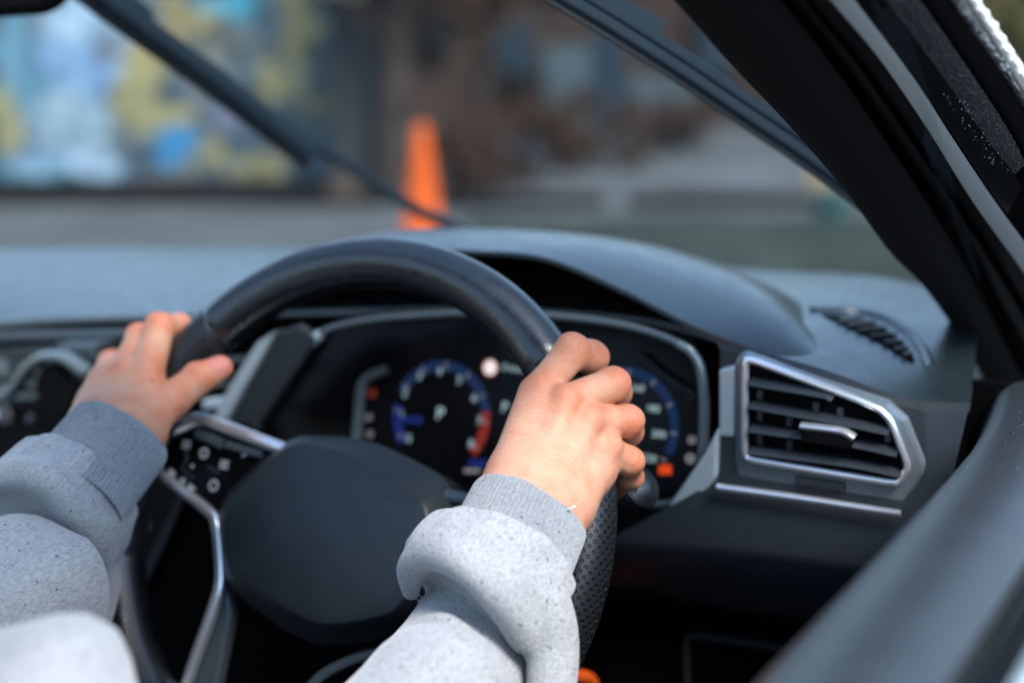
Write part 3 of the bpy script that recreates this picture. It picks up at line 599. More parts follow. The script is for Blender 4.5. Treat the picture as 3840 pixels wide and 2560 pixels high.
# demister slot on the dash corner: rim, dark mouth and slats
mouth_top = [(3080, 1180), (3180, 1188), (3275, 1212), (3364, 1268), (3410, 1318), (3432, 1356)]
mouth_bot = [(3085, 1186), (3140, 1212), (3205, 1243), (3320, 1300), (3390, 1345), (3425, 1362)]
mt_, mb_ = spline([on_dash(*q, .001) for q in mouth_top], 20), spline([on_dash(*q, .001) for q in mouth_bot], 20)
gv = mk("demister_slot", *loft([mb_, mt_]), M['black'], db)
mk("slot_rim", *sweep(spline([on_dash(x, y, .001) for x, y in [(3045, 1163), (3180, 1165), (3300, 1190), (3400, 1245), (3460, 1310), (3490, 1380)]], 24), .0035, .0018, n=10), M['dash'], db)
for k in range(4, 18, 2): mk("slat", *sweep([mb_[k]+UPV*.0015, mt_[min(19, k+1)]+UPV*.0015], .0011, .001, n=6, up=(0, 0, 1)), M['slat'], gv)
# fascia to the right of the wheel
def row(pts, y): return spline([Y(px, py, y) for px, py in pts], 24)
rows = [row([(2680, 1270), (2860, 1320), (3100, 1388), (3354, 1482), (3500, 1505), (3640, 1510)], .152),
        row([(2700, 1310), (2860, 1345), (3100, 1415), (3345, 1510), (3500, 1550), (3625, 1560)], .146),
        row([(2700, 1640), (2850, 1690), (3100, 1730), (3400, 1780), (3500, 1790), (3570, 1795)], .141),
        row([(2690, 1800), (2850, 1830), (3100, 1865), (3400, 1910), (3480, 1915), (3530, 1920)], .139),
        row([(2300, 2010), (2600, 2030), (2900, 2065), (3200, 2105), (3400, 2130), (3460, 2140)], .128),
        row([(2300, 2055), (2600, 2070), (2900, 2100), (3200, 2140), (3400, 2165), (3460, 2175)], .130),
        row([(2200, 2190), (2500, 2215), (2800, 2265), (3100, 2305), (3300, 2330), (3500, 2360)], .150),
        row([(2200, 2240), (2500, 2262), (2800, 2312), (3100, 2352), (3300, 2377), (3500, 2400)], .20)]
mk("driver_fascia", *loft(rows), M['panel'], db)
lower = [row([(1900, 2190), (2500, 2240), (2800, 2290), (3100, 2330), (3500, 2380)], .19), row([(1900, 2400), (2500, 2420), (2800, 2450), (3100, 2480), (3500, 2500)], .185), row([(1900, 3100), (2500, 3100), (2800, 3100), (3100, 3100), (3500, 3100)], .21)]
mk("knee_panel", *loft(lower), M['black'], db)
mk("pocket_edge", *sweep(spline([Y(x, y, .183) for x, y in [(2580, 2700), (2575, 2420), (2600, 2385), (2680, 2390), (3000, 2440)]], 24), .003, n=8), M['panel'], db)
mk("end_cap", *box((.43, .27, -.26), .30, .02, .66), M['black'], db, smooth=False)  # black filler added so no bright ground shows between dash and door
# silver corner bracket right of the cluster and dark block beside the vent
c1 = [Y(x, y, .137) for x, y in [(2692, 1600), (2690, 1785), (2572, 1955), (2540, 1978), (2500, 1972), (2486, 1945), (2500, 1905), (2640, 1700)]]
mk("corner_trim", *prism(c1, (0, .01, 0)), M['silver3'], db, bevel=.003, smooth=False)
c2 = [Y(x, y, .139) for x, y in [(2694, 1385), (2755, 1370), (2752, 1640), (2694, 1638)]]
mk("grey_insert", *prism(c2, (0, .01, 0)), M['silver3'], db, bevel=.002, smooth=False)
mk("hood_edge_line", *sweep(spline([Y(x, y, .142) for x, y in [(2280, 2052), (2480, 2050), (2545, 2030), (2600, 1975), (2700, 1830)]], 26), .0028, n=8), M['panel'], db)
mk("chrome_line", *sweep(spline([Y(x, y, .131) for x, y in [(2690, 1825), (3000, 1868), (3250, 1907), (3378, 1927)]], 20), .0026, .0022, n=10, power=3), M['silver'], db)

# driver's air vent
av = empty("side_air_vent", Y(3100, 1750, .14), "polygonal air vent with chrome frame near the driver door", "air vent")
outer = [(2752, 1355), (2775, 1318), (2820, 1335), (3210, 1468), (3330, 1510), (3400, 1570), (3472, 1740), (3462, 1780), (3395, 1900), (3330, 1905), (2790, 1805), (2752, 1790)]
mk("surround", *prism([Y(x, y, .1395) for x, y in outer], (0, .02, 0)), M['silver2'], av, bevel=.003, smooth=False)
inner = [(2795, 1345), (2830, 1352), (3200, 1490), (3300, 1535), (3340, 1575), (3402, 1735), (3400, 1760), (3375, 1803), (3350, 1808), (2810, 1720), (2792, 1705)]
mk("duct", *prism([Y(x, y, .1375) for x, y in inner], (0, .004, 0)), M['black'], av, smooth=False)
rim_p = [Y(x, y, .1355) for x, y in inner]; rim_s = np.array(rim_p+rim_p[:1])
seg = []
for i in range(len(rim_p)): seg += [rim_s[i]*(1-k)+rim_s[i+1]*k for k in (np.linspace(.0, 1, 6)[:-1])]
seg = np.array(seg); sm_ = (np.roll(seg, 1, 0)+2*seg+np.roll(seg, -1, 0))/4; ring = []
for i in range(len(sm_)):
    t = unit(sm_[(i+1) % len(sm_)]-sm_[i-1]); s_ = unit(np.cross(t, (0, -1, 0)))
    a = np.linspace(0, 2*np.pi, 10, endpoint=False); ring.append(sm_[i]+.0024*np.cos(a)[:, None]*s_+.0024*np.sin(a)[:, None]*np.array([0, -1, 0]))
mk("chrome_ring", *loft(ring+ring[:1], True), M['silver'], av)
for (x0, y0, x1, y1, x2, y2) in [(2818, 1424, 3080, 1468, 3130, 1484), (2818, 1510, 3150, 1570, 3340, 1610), (2818, 1598, 3180, 1650, 3370, 1690), (2818, 1680, 3200, 1730, 3382, 1768)]:
    p_ = spline([Y(x0, y0, .1365), Y(x1, y1, .1365), Y(x2, y2, .1365)], 10)
    mk("slat", *sweep(p_, .006, .0011, n=8, up=(0, -.45, 1), power=3), M['slat'], av)
for x, y in [(2850, 1480), (2850, 1560), (3060, 1525), (3150, 1545), (2850, 1650), (2960, 1580), (2960, 1670), (3330, 1640)]:
    mk("cross_vane", *box(Y(x, y, .137), .004, .002, .006), M['slat'], av, smooth=False, bevel=.0006)
tp = spline([Y(x, y, .128) for x, y in [(3003, 1594), (3080, 1603), (3160, 1615), (3205, 1640)]], 10)
mk("slider_tab", *sweep(tp, .003, .0016, n=10, power=3), M['silver'], av)
mk("slider_block", *prism([Y(x, y, .1305) for x, y in [(3005, 1600), (3170, 1622), (3205, 1650), (3190, 1690), (3000, 1662)]], (0, .01, 0)), M['gloss'], av, bevel=.0015, smooth=False)
mk("thumbwheel", *prism([Y(x, y, .1365) for x, y in [(2975, 1785), (3170, 1812), (3165, 1852), (2985, 1826)]], (0, .01, 0)), M['panel'], av, bevel=.002, smooth=False)

# instrument cluster
KT = math.radians(14); KO = np.array([0, .205, .03]); KN = np.array([0, -math.cos(KT), math.sin(KT)]); KV = np.array([0, math.sin(KT), math.cos(KT)])
def K(x, y, h=0): return PL(x, y, KO+KN*h, KN)
ic = empty("instrument_cluster", KO-KV*.06, "black digital instrument cluster with two blue ringed gauges", "instrument cluster")
scr = [K(x, y) for x, y in [(1000, 1640), (1300, 1180), (1900, 1150), (2600, 1260), (2670, 1500), (2660, 1900), (2300, 2020), (1200, 1900)]]
mk("screen", *prism(scr, -KN*.004), M['gloss'], ic, smooth=False)
bx = [K(x, y, -.006) for x, y in [(700, 1800), (900, 1150), (1300, 1000), (2200, 1000), (2720, 1240), (2720, 2060), (1900, 2200), (800, 2100)]]
mk("housing", *prism(bx, -KN*.02), M['black'], ic, smooth=False)
def kline(name, pts, y, ra, rb, mt, par, n=50): return mk(name, *sweep(spline([Y(px, py, y) for px, py in pts], n), ra, rb, n=12, power=3, up=(0, -1, .1)), mt, par)
kline("surround_trim", [(962, 1592), (1040, 1470), (1140, 1322), (1178, 1276), (1205, 1252)], .15, .0038, .0035, M['silver3'], ic)  # one trim cut into brighter and darker lengths; its reflections are painted by colour
kline("surround_trim", [(1205, 1252), (1260, 1225), (1420, 1195), (1700, 1176), (1900, 1174), (2150, 1192), (2350, 1222), (2490, 1264), (2545, 1290)], .15, .0028, .0030, M['greybar'], ic)
kline("surround_trim", [(2545, 1290), (2590, 1318), (2625, 1375), (2638, 1480), (2638, 1600), (2632, 1740)], .15, .0032, .0033, M['silver2'], ic)
kline("surround_trim", [(2632, 1740), (2600, 1790), (2540, 1870), (2500, 1888), (2420, 1890), (2360, 1890)], .152, .0028, .0028, M['greybar'], ic)
mk("inner_trim", *sweep(spline([K(x, y, .006) for x, y in [(1335, 1680), (1342, 1600), (1352, 1480), (1368, 1430), (1395, 1408), (1450, 1385)]], 30), .0038, .003, n=10, power=3, up=KN), M['greybar'], ic)
mk("inner_trim", *sweep(spline([K(x, y, .006) for x, y in [(2400, 1330), (2480, 1400), (2560, 1455), (2615, 1485)]], 24), .003, .0025, n=10, up=KN), M['panel'], ic)
def arc(name, cx, cy, r0, r1, a0, a1, h, mt, par, n=40):
    c = K(cx, cy, h); v = []; f = []
    for i, a in enumerate(np.radians(np.linspace(a0, a1, n))):
        d = math.sin(a)*WU+math.cos(a)*KV; v += [c+d*r0, c+d*r1]
        if i: f.append((2*i-2, 2*i-1, 2*i+1, 2*i))
    return mk(name, v, f, mt, par, smooth=False)
def text(s, x, y, size, mt, par, h=.0012):
    c = bpy.data.curves.new("digit", 'FONT'); c.body = s; c.size = size; c.align_x = 'CENTER'; c.align_y = 'CENTER'; c.materials.append(mt); c.resolution_u = 3
    o = bpy.data.objects.new("digit", c); link(o, par); p = K(x, y, h)-OFF[par.name]
    ml_ = Matrix(((WU[0], KV[0], KN[0], p[0]), (WU[1], KV[1], KN[1], p[1]), (WU[2], KV[2], KN[2], p[2]), (0, 0, 0, 1)))
    bpy.context.view_layer.update(); me = bpy.data.meshes.new_from_object(o.evaluated_get(bpy.context.evaluated_depsgraph_get())); bpy.data.objects.remove(o); bpy.data.curves.remove(c)
    o = bpy.data.objects.new("digit", me); link(o, par); o.matrix_local = ml_; return o
G1, G2, RR = (1652, 1560), (2335, 1598), .0425
g1 = arc("rev_gauge", *G1, RR-.0075, RR, -68, 95, .0006, M['e_blue'], ic)
arc("red_band", *G1, RR-.0075, RR, 78, 128, .0010, M['e_red'], g1, 20); arc("idle_band", *G1, RR-.0085, RR, -128, -84, .0010, M['e_blue2'], g1, 16)
nd = [K(x, y, .0014) for x, y in [(1475, 1582), (1475, 1562), (1585, 1560), (1585, 1588)]]; mk("needle", nd, [(0, 1, 2, 3)], M['e_blue2'], g1, smooth=False)
for s_, (x, y) in zip("012345678", [(1532, 1645), (1508, 1560), (1518, 1475), (1573, 1410), (1648, 1393), (1722, 1425), (1778, 1492), (1796, 1578), (1766, 1664)]): text(s_, x, y, .0085, M['e_white'], g1)
text("P", 1650, 1552, .0135, M['e_white'], g1)
for a in range(-120, 121, 30): arc("tick", *G1, RR-.0072, RR-.0015, a-1.0, a+1.0, .0013, M['e_dim'], g1, 3)
g2 = arc("speed_gauge", *G2, RR-.0065, RR, -125, 112, .0006, M['e_blue'], ic)
for s_, (x, y) in zip(["160", "180", "200", "220"], [(2390, 1455), (2448, 1532), (2470, 1628), (2435, 1718)]): text(s_, x, y, .0072, M['e_white'], g2)
for a in range(-120, 121, 30): arc("tick", *G2, RR-.0062, RR-.0015, a-1.0, a+1.0, .0013, M['e_dim'], g2, 3)
r_ = [K(x, y, .0014) for x, y in [(2470, 1742), (2518, 1742), (2518, 1778), (2470, 1778)]]; mk("red_marker", r_, [(0, 1, 2, 3)], M['e_orange'], g2, smooth=False)
sgn = arc("limit_sign", 1838, 1378, .0002, .0056, 0, 360, .0014, M['e_sign'], ic, 24); arc("sign_ring", 1838, 1378, .0056, .0068, 0, 360, .0014, M['e_red'], sgn, 24)
text("0 km/h", 1930, 1382, .0075, M['e_white'], ic); text("P", 1893, 1528, .011, M['e_white'], ic)
for i, (x, y, mt, w_) in enumerate([(1396, 1472, M['e_dorange'], .0038), (1382, 1562, M['e_dim'], .003), (1386, 1626, M['e_dim'], .003), (2592, 1478, M['e_dim'], .0025), (2594, 1648, M['e_dim'], .003), (2588, 1718, M['e_dim'], .0036)]):
    arc("warning_icon", x, y, .0012, w_, 0, 300+10*i, .0014, mt, ic, 16)
for (x0, x1, y0, y1, mt) in [(1758, 1830, 1722, 1750, M['e_blue2']), (1740, 1800, 1756, 1772, M['e_dim'])]:
    mk("bar_readout", [K(x, y, .0013) for x, y in [(x0, y1), (x1, y1), (x1, y0), (x0, y0)]], [(0, 1, 2, 3)], mt, ic, smooth=False)

# centre vents with round phone holder
cv = empty("centre_air_vent", Y(300, 1400, .16), "wide centre air vent with dark horizontal slats", "air vent")
mk("duct", *prism([Y(x, y, .195) for x, y in [(-700, 1270), (700, 1190), (1050, 1260), (850, 1600), (500, 1900), (-700, 1900)]], (0, .02, 0)), M['black'], cv, smooth=False)
mk("top_bar", *sweep(spline([Y(x, y, .166) for x, y in [(-700, 1300), (0, 1268), (300, 1262), (660, 1254)]], 20), .004, .0062, n=10, power=3), M['greybar'], cv)
for i, y0 in enumerate((1322, 1358, 1398, 1440, 1485)): mk("slat", *sweep(spline([Y(-700, y0+45, .18), Y(0, y0, .18), (Y(800, y0-45, .18))], 12), .007, .0035, n=8, power=3), M['slat2'], cv)
mk("frame_post", *band([Y(x, y, .142) for x, y in [(965, 1285), (900, 1385), (838, 1490), (806, 1562)]], [Y(x, y, .142) for x, y in [(1030, 1240), (985, 1330), (910, 1460), (850, 1575)]], (0, .012, 0)), M['silver3'], cv, bevel=.0015)
mk("frame_foot", *prism([Y(x, y, .144) for x, y in [(755, 1500), (840, 1492), (835, 1535), (755, 1540)]], (0, .01, 0)), M['silver3'], cv, bevel=.002, smooth=False)
mk("inner_slat", *sweep([Y(760, 1448, .16), Y(860, 1436, .16)], .004, .003, n=8), M['slat'], cv); mk("inner_slat", *sweep([Y(790, 1355, .16), Y(930, 1345, .16)], .004, .003, n=8), M['slat'], cv)
mk("dark_panel", *prism([Y(x, y, .146) for x, y in [(1040, 1245), (1120, 1215), (1190, 1270), (970, 1600), (850, 1590)]], (0, .008, 0)), M['panel'], db, bevel=.002, smooth=False)
ph = empty("phone_holder", Y(215, 1430, .13), "round black phone holder with grey arched rim on the centre vent", "phone holder")
mk("arched_rim", *sweep(spline([Y(x, y, .128) for x, y in [(-60, 1475), (25, 1478), (60, 1450), (105, 1385), (160, 1340), (230, 1333), (275, 1355), (335, 1398)]], 40), .0042, .0075, n=12, power=3, up=(0, -1, .1)), M['silver2'], ph)
A2 = np.linspace(0, 2*np.pi, 40, endpoint=False); pc = Y(215, 1462, .132)
mk("disc", *loft([[pc+np.array([r*math.cos(a), d, r*1.05*math.sin(a)]) for a in A2] for r, d in ((.020, -.004), (.0225, 0), (.0225, .02))], True, True), M['gloss'], ph)
mk("clip", *prism([Y(x, y, .14) for x, y in [(205, 1290), (375, 1285), (350, 1345), (230, 1345)]], (0, .02, 0)), M['greybar'], ph, bevel=.003, smooth=False)
mk("side_knob", *sweep([Y(-60, 1372, .13), Y(8, 1372, .13)], .007, n=12), M['silver2'], ph)
rd = empty("climate_unit", Y(150, 1600, .15), "glossy black control panel with silver knobs under the centre vent", "climate unit")
mk("face", *prism([Y(x, y, .15) for x, y in [(-700, 1560), (60, 1515), (560, 1490), (800, 1600), (700, 2300), (-700, 2300)]], (0, .01, 0)), M['gloss'], rd, smooth=False, bevel=.002)
mk("knob", *sweep([Y(-60, 1560, .14), Y(18, 1558, .14)], .0075, n=14), M['silver'], rd); mk("knob", *sweep([Y(-60, 1515, .142), Y(10, 1512, .142)], .006, n=14), M['greybar'], rd)
mk("button", *loft([[Y(112, 1568, .147)+np.array([r*math.cos(a), d, r*math.sin(a)]) for a in A2[::2]] for r, d in ((.0028, -.002), (.0036, 0), (.0036, .006))], True, True), M['silver2'], rd)
# centre console flank below, left of the column
cs_ = empty("console_side", Y(600, 2200, .05), "dark console flank below the wheel with a thin grey edge", "console")
mk("flank", *prism([Y(x, y, .06) for x, y in [(690, 1850), (480, 2250), (520, 2900), (1500, 2900), (1500, 2000), (900, 1800)]], (0, .02, 0)), M['black'], cs_, smooth=False)
mk("edge_strip", *band([Y(x, y, .055) for x, y in [(672, 1840), (575, 2050), (488, 2230)]], [Y(x, y, .055) for x, y in [(700, 1850), (608, 2060), (520, 2245)]], (0, .01, 0)), M['panel'], cs_)
mk("silver_insert", *prism([Y(x, y, .075) for x, y in [(505, 1985), (548, 1962), (552, 1985), (520, 2065), (503, 2095), (490, 2060)]], (0, .006, 0)), M['silver2'], cs_, bevel=.002, smooth=False)  # silver piece stands in for a bright patch showing through a gap
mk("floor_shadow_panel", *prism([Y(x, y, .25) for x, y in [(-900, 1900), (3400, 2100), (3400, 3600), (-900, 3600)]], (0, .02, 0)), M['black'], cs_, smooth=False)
# ================================================================== steering wheel
sw = empty("steering_wheel", (0, .03, -.03), "black leather steering wheel with silver trimmed spokes", "steering wheel")
RM, RT = .170, .0165
def wpt(a, r, h): return r*(math.cos(a)*WU+math.sin(a)*WV)+h*WN
def rim_part(name, a0, a1, mt, uv=False, fat=0.0):
    na = max(8, int(abs(a1-a0)*1.2)); nb = 36; v = []; f = []; uvs = []
    for i in range(na+1):
        a = math.radians(a0+(a1-a0)*i/na); e = 1+fat
        pin = 1-.05*math.exp(-((min(i, na-i))/1.2)**2)
        for j in range(nb+1):
            t = 2*math.pi*j/nb; rr_ = RT*e*pin
            v.append(wpt(a, RM+rr_*math.cos(t), rr_*1.08*math.sin(t))); uvs.append((a*RM/.0056, t*RT/.0056))
    for i in range(na):
        for j in range(nb): k = i*(nb+1)+j; f.append((k, k+1, k+nb+2, k+nb+1))
    o = mk(name, v, f, mt, sw)
    if uv:
        me = o.data; l = me.uv_layers.new(name="uv"); vi = np.zeros(len(me.loops), int); me.loops.foreach_get("vertex_index", vi)
        l.data.foreach_set("uv", np.array(uvs)[vi].ravel())
    return o
rim_part("rim_leather", 42.2, 137.8, M['leather']); rim_part("rim_leather", 197.2, 339.8, M['leather'])
rim_part("perforated_grip", -20, 42, M['perf'], True, .03); rim_part("perforated_grip", 138, 197, M['perf'], True, .03)
for a in (42.1, 137.9, 197.1, -20.1):
    t = np.linspace(0, 2*np.pi, 25); mk("rim_seam", *sweep([wpt(math.radians(a), RM+RT*.985*math.cos(q), RT*1.065*math.sin(q)) for q in t], .0007, n=6, up=(.3, .5, .8)), M['panel'], sw)
stv = np.radians(np.arange(198.5, 262, .55))
for k, a in enumerate(stv[:300:2]):
    mk("stitch", *sweep([wpt(a, RM-RT*.80, RT*.66), wpt(a+.006, RM-RT*.62, RT*.86)], .0005, n=5, up=(.3, .5, .8)), M['rubber'], sw)
# airbag cover: outlines at three heights
def ringp(pts, h, n=90):
    p = np.array([WH(x, y, h) for x, y in pts]); p = np.vstack([p, p[:1]]); d = np.r_[0, np.cumsum(np.linalg.norm(np.diff(p, axis=0), axis=1))]
    t = np.linspace(0, d[-1], n, endpoint=False); q = np.stack([np.interp(t, d, p[:, k]) for k in range(3)], 1)
    for _ in range(1): q = (np.roll(q, 1, 0)+2*q+np.roll(q, -1, 0))/4
    return q
front = [(1130, 1650), (1310, 1698), (1479, 1792), (1592, 1885), (1612, 1990), (1570, 2170), (1479, 2296), (1350, 2330), (1208, 2344), (1135, 2318), (990, 2240), (866, 2158), (840, 2050), (835, 1935), (850, 1868), (960, 1760), (1075, 1668)]
back = [(1130, 1632), (1280, 1634), (1420, 1662), (1550, 1722), (1655, 1782), (1722, 1860), (1730, 2000), (1690, 2180), (1560, 2330), (1380, 2400), (1200, 2420), (1080, 2370), (940, 2270), (850, 2190), (826, 2060), (820, 1930), (838, 1858), (950, 1750), (1066, 1658)]
r0, r1 = ringp(front, .004), ringp(back, -.016); cen = r0.mean(0)
r0 = np.roll(r0, 0, 0)
def match(a, b):                                            # rotate ring b so that it starts nearest to a
    k = int(np.argmin(((b-a[0])**2).sum(1))); return np.roll(b, -k, 0)
r1 = match(r0, r1); bot = r1*.97+r1.mean(0)*.03-WN*.03
rows = [cen+(r0-cen)*k+WN*.006*(1-k*k) for k in (.02, .2, .4, .6, .8, .92)]+[cen+(r0-cen)*.985-WN*.0002, r0-WN*.0012, r0*.92+r1*.08-WN*.0008, r0*.6+r1*.4, r1, bot]
mk("airbag_cover", *loft(rows, True, True), M['pad'], sw, angle=28)
mk("hub", *loft([ringp(back, -.036)*.9+r1.mean(0)*.1-WN*d for d in (.004, .05, .08)], True, True), M['black'], sw)
def mirror(p): p = np.array(p, float); p[..., 0] *= -1; return p
for side in (0, 1):
    cq, sq = math.cos(math.radians(-11)), math.sin(math.radians(-11))
    def T_(p, side=side):
        p = np.array(p, float)
        if side:
            p[..., 0] *= -1; u, v_, h_ = p@WU, p@WV, p@WN; p = (u*cq-v_*sq)[..., None]*WU+(u*sq+v_*cq)[..., None]*WV+h_[..., None]*WN
        return p
    h0 = -.018
    pan = T_([WH(x, y, h0) for x, y in [(575, 1640), (660, 1598), (745, 1578), (1075, 1690), (1010, 1740), (880, 1850), (845, 1905), (835, 1960), (760, 1905), (600, 1775), (560, 1720)]])
    pn = mk("button_panel", *prism(pan, -WN*.012), M['gloss'], sw, smooth=False, bevel=.0015)
    up_ = T_([WH(x, y, h0+.004) for x, y in [(560, 1650), (640, 1615), (720, 1580), (752, 1572), (800, 1583), (930, 1632), (1072, 1686)]])
    mk("upper_trim", *sweep(spline(up_, 30), .0044, .0042, n=12, power=3, up=WN), M['greybar'] if side else M['silver'], sw)
    lo_ = T_([WH(x, y, h0+.002) for x, y in [(560, 1738), (640, 1802), (760, 1896), (806, 1938), (818, 2000), (828, 2120), (824, 2200), (790, 2310), (735, 2460), (680, 2620)]])
    mk("lower_trim", *sweep(np.vstack([spline(lo_[:4], 12), spline(lo_[4:], 26)]), .0036, .0036, n=12, power=3, up=WN), M['silver'], sw)
    sp_ = T_([WH(x, y, h0-.004) for x, y in [(842, 2135), (866, 2300), (800, 2620), (690, 2620), (800, 2330), (832, 2200)]])
    mk("lower_spoke", *prism(sp_, -WN*.01), M['greybar'], sw, smooth=False, bevel=.002)
    if not side:
        for (pts, w_) in [([(738, 1622), (790, 1642), (838, 1664)], .004), ([(852, 1664), (920, 1684), (985, 1702)], .003)]:
            mk("rocker_button", *sweep(spline([WH(x, y, h0+.002) for x, y in pts], 10), w_, .002, n=10, power=3, up=WN), M['greybar'], pn)
        def glyph(x, y, kind, s_):
            c = WH(x, y, h0+.0012); v = []; f = []
            if kind == 'ring':
                for i in range(17):
                    a = 2*math.pi*i/16; d = math.cos(a)*WU+math.sin(a)*WV; v += [c+d*s_*.55, c+d*s_]
                    if i: f.append((2*i-2, 2*i-1, 2*i+1, 2*i))
            elif kind == 'bars':
                for k in (-1, 0, 1):
                    b0 = len(v); o_ = c+WV*k*s_*.6; v += [o_-WU*s_-WV*s_*.2, o_+WU*s_-WV*s_*.2, o_+WU*s_+WV*s_*.2, o_-WU*s_+WV*s_*.2]; f.append((b0, b0+1, b0+2, b0+3))
            elif kind == 'arrow':
                v = [c-WU*s_-WV*s_, c-WU*s_+WV*s_, c+WU*s_]; f = [(0, 1, 2)]
            else:
                v = [c-WU*s_, c-WV*s_, c+WU*s_, c+WV*s_]; f = [(0, 1, 2, 3)]
            mk("button_symbol", v, f, M['white_icon'], pn, smooth=False)
        for g in [(699, 1666, 'bars', .0034), (765, 1698, 'ring', .0038), (840, 1741, 'bars', .0036), (919, 1703, 'arrow', .0024), (721, 1747, 'dot', .0018), (649, 1773, 'arrow', .0034), (686, 1801, 'bars', .0022), (721, 1829, 'arrow', .0034), (801, 1819, 'ring', .0042)]: glyph(*g)
        for pts in ([(690, 1690), (700, 1715), (688, 1742)], [(680, 1752), (705, 1778), (728, 1792)], [(780, 1750), (800, 1762), (822, 1776)]):
            mk("key_edge", *sweep(spline([WH(x, y, h0+.0012) for x, y in pts], 8), .0014, .0006, n=6, up=WN), M['panel'], pn)
mk("bottom_spoke_trim", *sweep(spline([WH(x, y, -.03) for x, y in [(1120, 2640), (1180, 2560), (1240, 2512), (1350, 2462), (1500, 2430)]], 24), .0035, .003, n=10, power=3, up=WN), M['greybar'], sw)
# column and stalk behind the wheel
col = empty("steering_column", (0, .12, -.08), "black steering column shroud behind the wheel", "steering column")
mk("shroud", *loft([[np.array([0, 0, -.02])+rx*math.cos(a)*WU+ry*math.sin(a)*WV+WN*h for a in A2] for rx, ry, h in ((.045, .04, -.06), (.06, .05, -.08), (.07, .055, -.16), (.07, .06, -.26))], True, True), M['black'], col)
stk = empty("control_stalk", Y(2250, 1850, .07), "black ridged control stalk behind the wheel by the driver's little finger", "stalk")
mk("arm", *sweep([Y(1950, 1900, .09), Y(2200, 1880, .075), Y(2340, 1850, .068)], [.008, .007, .009], n=12), M['rubber'], stk)
e0, e1 = Y(2325, 1860, .066), Y(2425, 1815, .058); tdir = unit(e1-e0); ln = np.linalg.norm(e1-e0); kp = []; kr = []
for k in range(41):
    u = k/40; kp.append(e0+tdir*ln*u); kr.append(.0125*(1-.75*max(0, (u-.8)/.2)**2.2)*(1+.05*math.sin(u*40)))
mk("knob", *sweep(kp, kr, np.array(kr)*1.05, n=20), M['leather'], stk)
mk("knob_mark", *sweep([Y(2384, 1848, .045), Y(2392, 1795, .047)], .0012, n=6), M['silver2'], stk)

# ================================================================== the driver
def hand(joints, wrist, frame, forearm, rw, thumb, palm, res, nail=None, seed=0):
    """joints: four fingers, each [(point, radius)...] from knuckle to tip; returns verts, faces, redness, nail"""
    ax, wd, bd_ = frame
    mc_off = [(-.0175, .003), (-.006, .0065), (.006, .006), (.0165, .001)] if seed == 0 else [(.0175, .003), (.006, .0065), (-.006, .006), (-.0165, .001)]
    bases = [wrist+wd*o+bd_*(q+.002) for o, q in mc_off]
    allp = [wrist]+[p for f in joints for p, _ in f]+[p for p, _ in thumb]+[p for p, _ in palm]+[forearm[0]-ax*.02]
    lo = np.min(allp, 0)-.026; hi = np.max(allp, 0)+.026
    def fn(p):
        d = chain(p, forearm, [rw*.80, rw*.88], .01)
        for s_ in (-1, 1): d = smin(d, chain(p, [forearm[0]+wd*s_*.012, wrist+wd*s_*.0125+ax*.012], [rw*.72, rw*.70]), .012)
        for f, b in zip(joints, bases): d = smin(d, seg_d(p, b, f[0][0]-bd_*.002, .0128, f[0][1]*1.02), .0085)
        for i in range(len(palm)-1): d = smin(d, seg_d(p, palm[i][0], palm[i+1][0], palm[i][1], palm[i+1][1]), .012)
        # tendons and knuckle heads
        for f, b in zip(joints, bases):
            k0 = f[0][0]; d = smin(d, seg_d(p, b*.4+k0*.6+bd_*.0080, k0+bd_*.0056, .0014, .0040), .006)
            d = smin(d, seg_d(p, k0+bd_*.0055, k0+bd_*.0056, .0075, .0075), .005)
        out = None
        for f in joints+[thumb]:
            e = chain(p, [q for q, _ in f], [r for _, r in f], .0035)
            for i in range(1, len(f)-1):
                q, r = f[i]; bi = unit(unit(q-f[i-1][0])+unit(q-f[i+1][0])+1e-4*bd_)
                e = smin(e, seg_d(p, q+bi*r*.36+wd*r*.12, q+bi*r*.36-wd*r*.12, r*.70, r*.70), .003)
            g = smin(d, e, .004); out = g if out is None else smin(out, g, .0012)
        w_ = .00022*np.sin(p@(ax*1500)+3*np.sin(p@(wd*300)))*np.exp(-((p-np.asarray(wrist, np.float32)-(ax*.03).astype(np.float32))@(ax*30).astype(np.float32))**2)
        return out+w_
    v, f = surface_nets(fn, lo, hi, res)
    red_crease_shade = np.zeros(len(v)); nl = np.zeros(len(v))
    for fg in joints+[thumb]:
        for i, (q, r) in enumerate(fg): red_crease_shade = np.maximum(red_crease_shade, (1.0 if i in (1, 2) else .8)*np.exp(-((v-q-bd_*.004)**2).sum(1)/(2*(r*.85)**2)))
        q, r = fg[1]; fd = unit(unit(fg[2][0]-q)+unit(q-fg[0][0])); bi = unit(unit(q-fg[0][0])+unit(q-fg[2][0])+1e-4*bd_)
        t_ = (v-q)@fd+.0006*np.sin((v-q)@wd*900); msk = ((v-q)@bi > r*.25)*(((v-q)**2).sum(1) < (r*1.7)**2)
        for o_ in (-.0034, -.0012, .0010, .0032): red_crease_shade = np.maximum(red_crease_shade, 1.25*np.exp(-((t_-o_)/.00055)**2)*msk)  # shade of the finger creases painted as darker lines in the skin colour
    if nail is not None:
        c, nx, ny, hx, hy, nz = nail; q = v-c; x, y, z = q@nx/hx, q@ny/hy, q@nz
        ins = (np.abs(x)**3+np.abs(y)**3)**(1/3); nl = np.clip((1.08-ins)/.16, 0, 1)*(z > -.004)
        v = v-nz*(.0006*np.clip((1.05-ins)/.1, 0, 1)*(z > -.004)*(ins > .86))[:, None]
    return v, f, red_crease_shade, nl
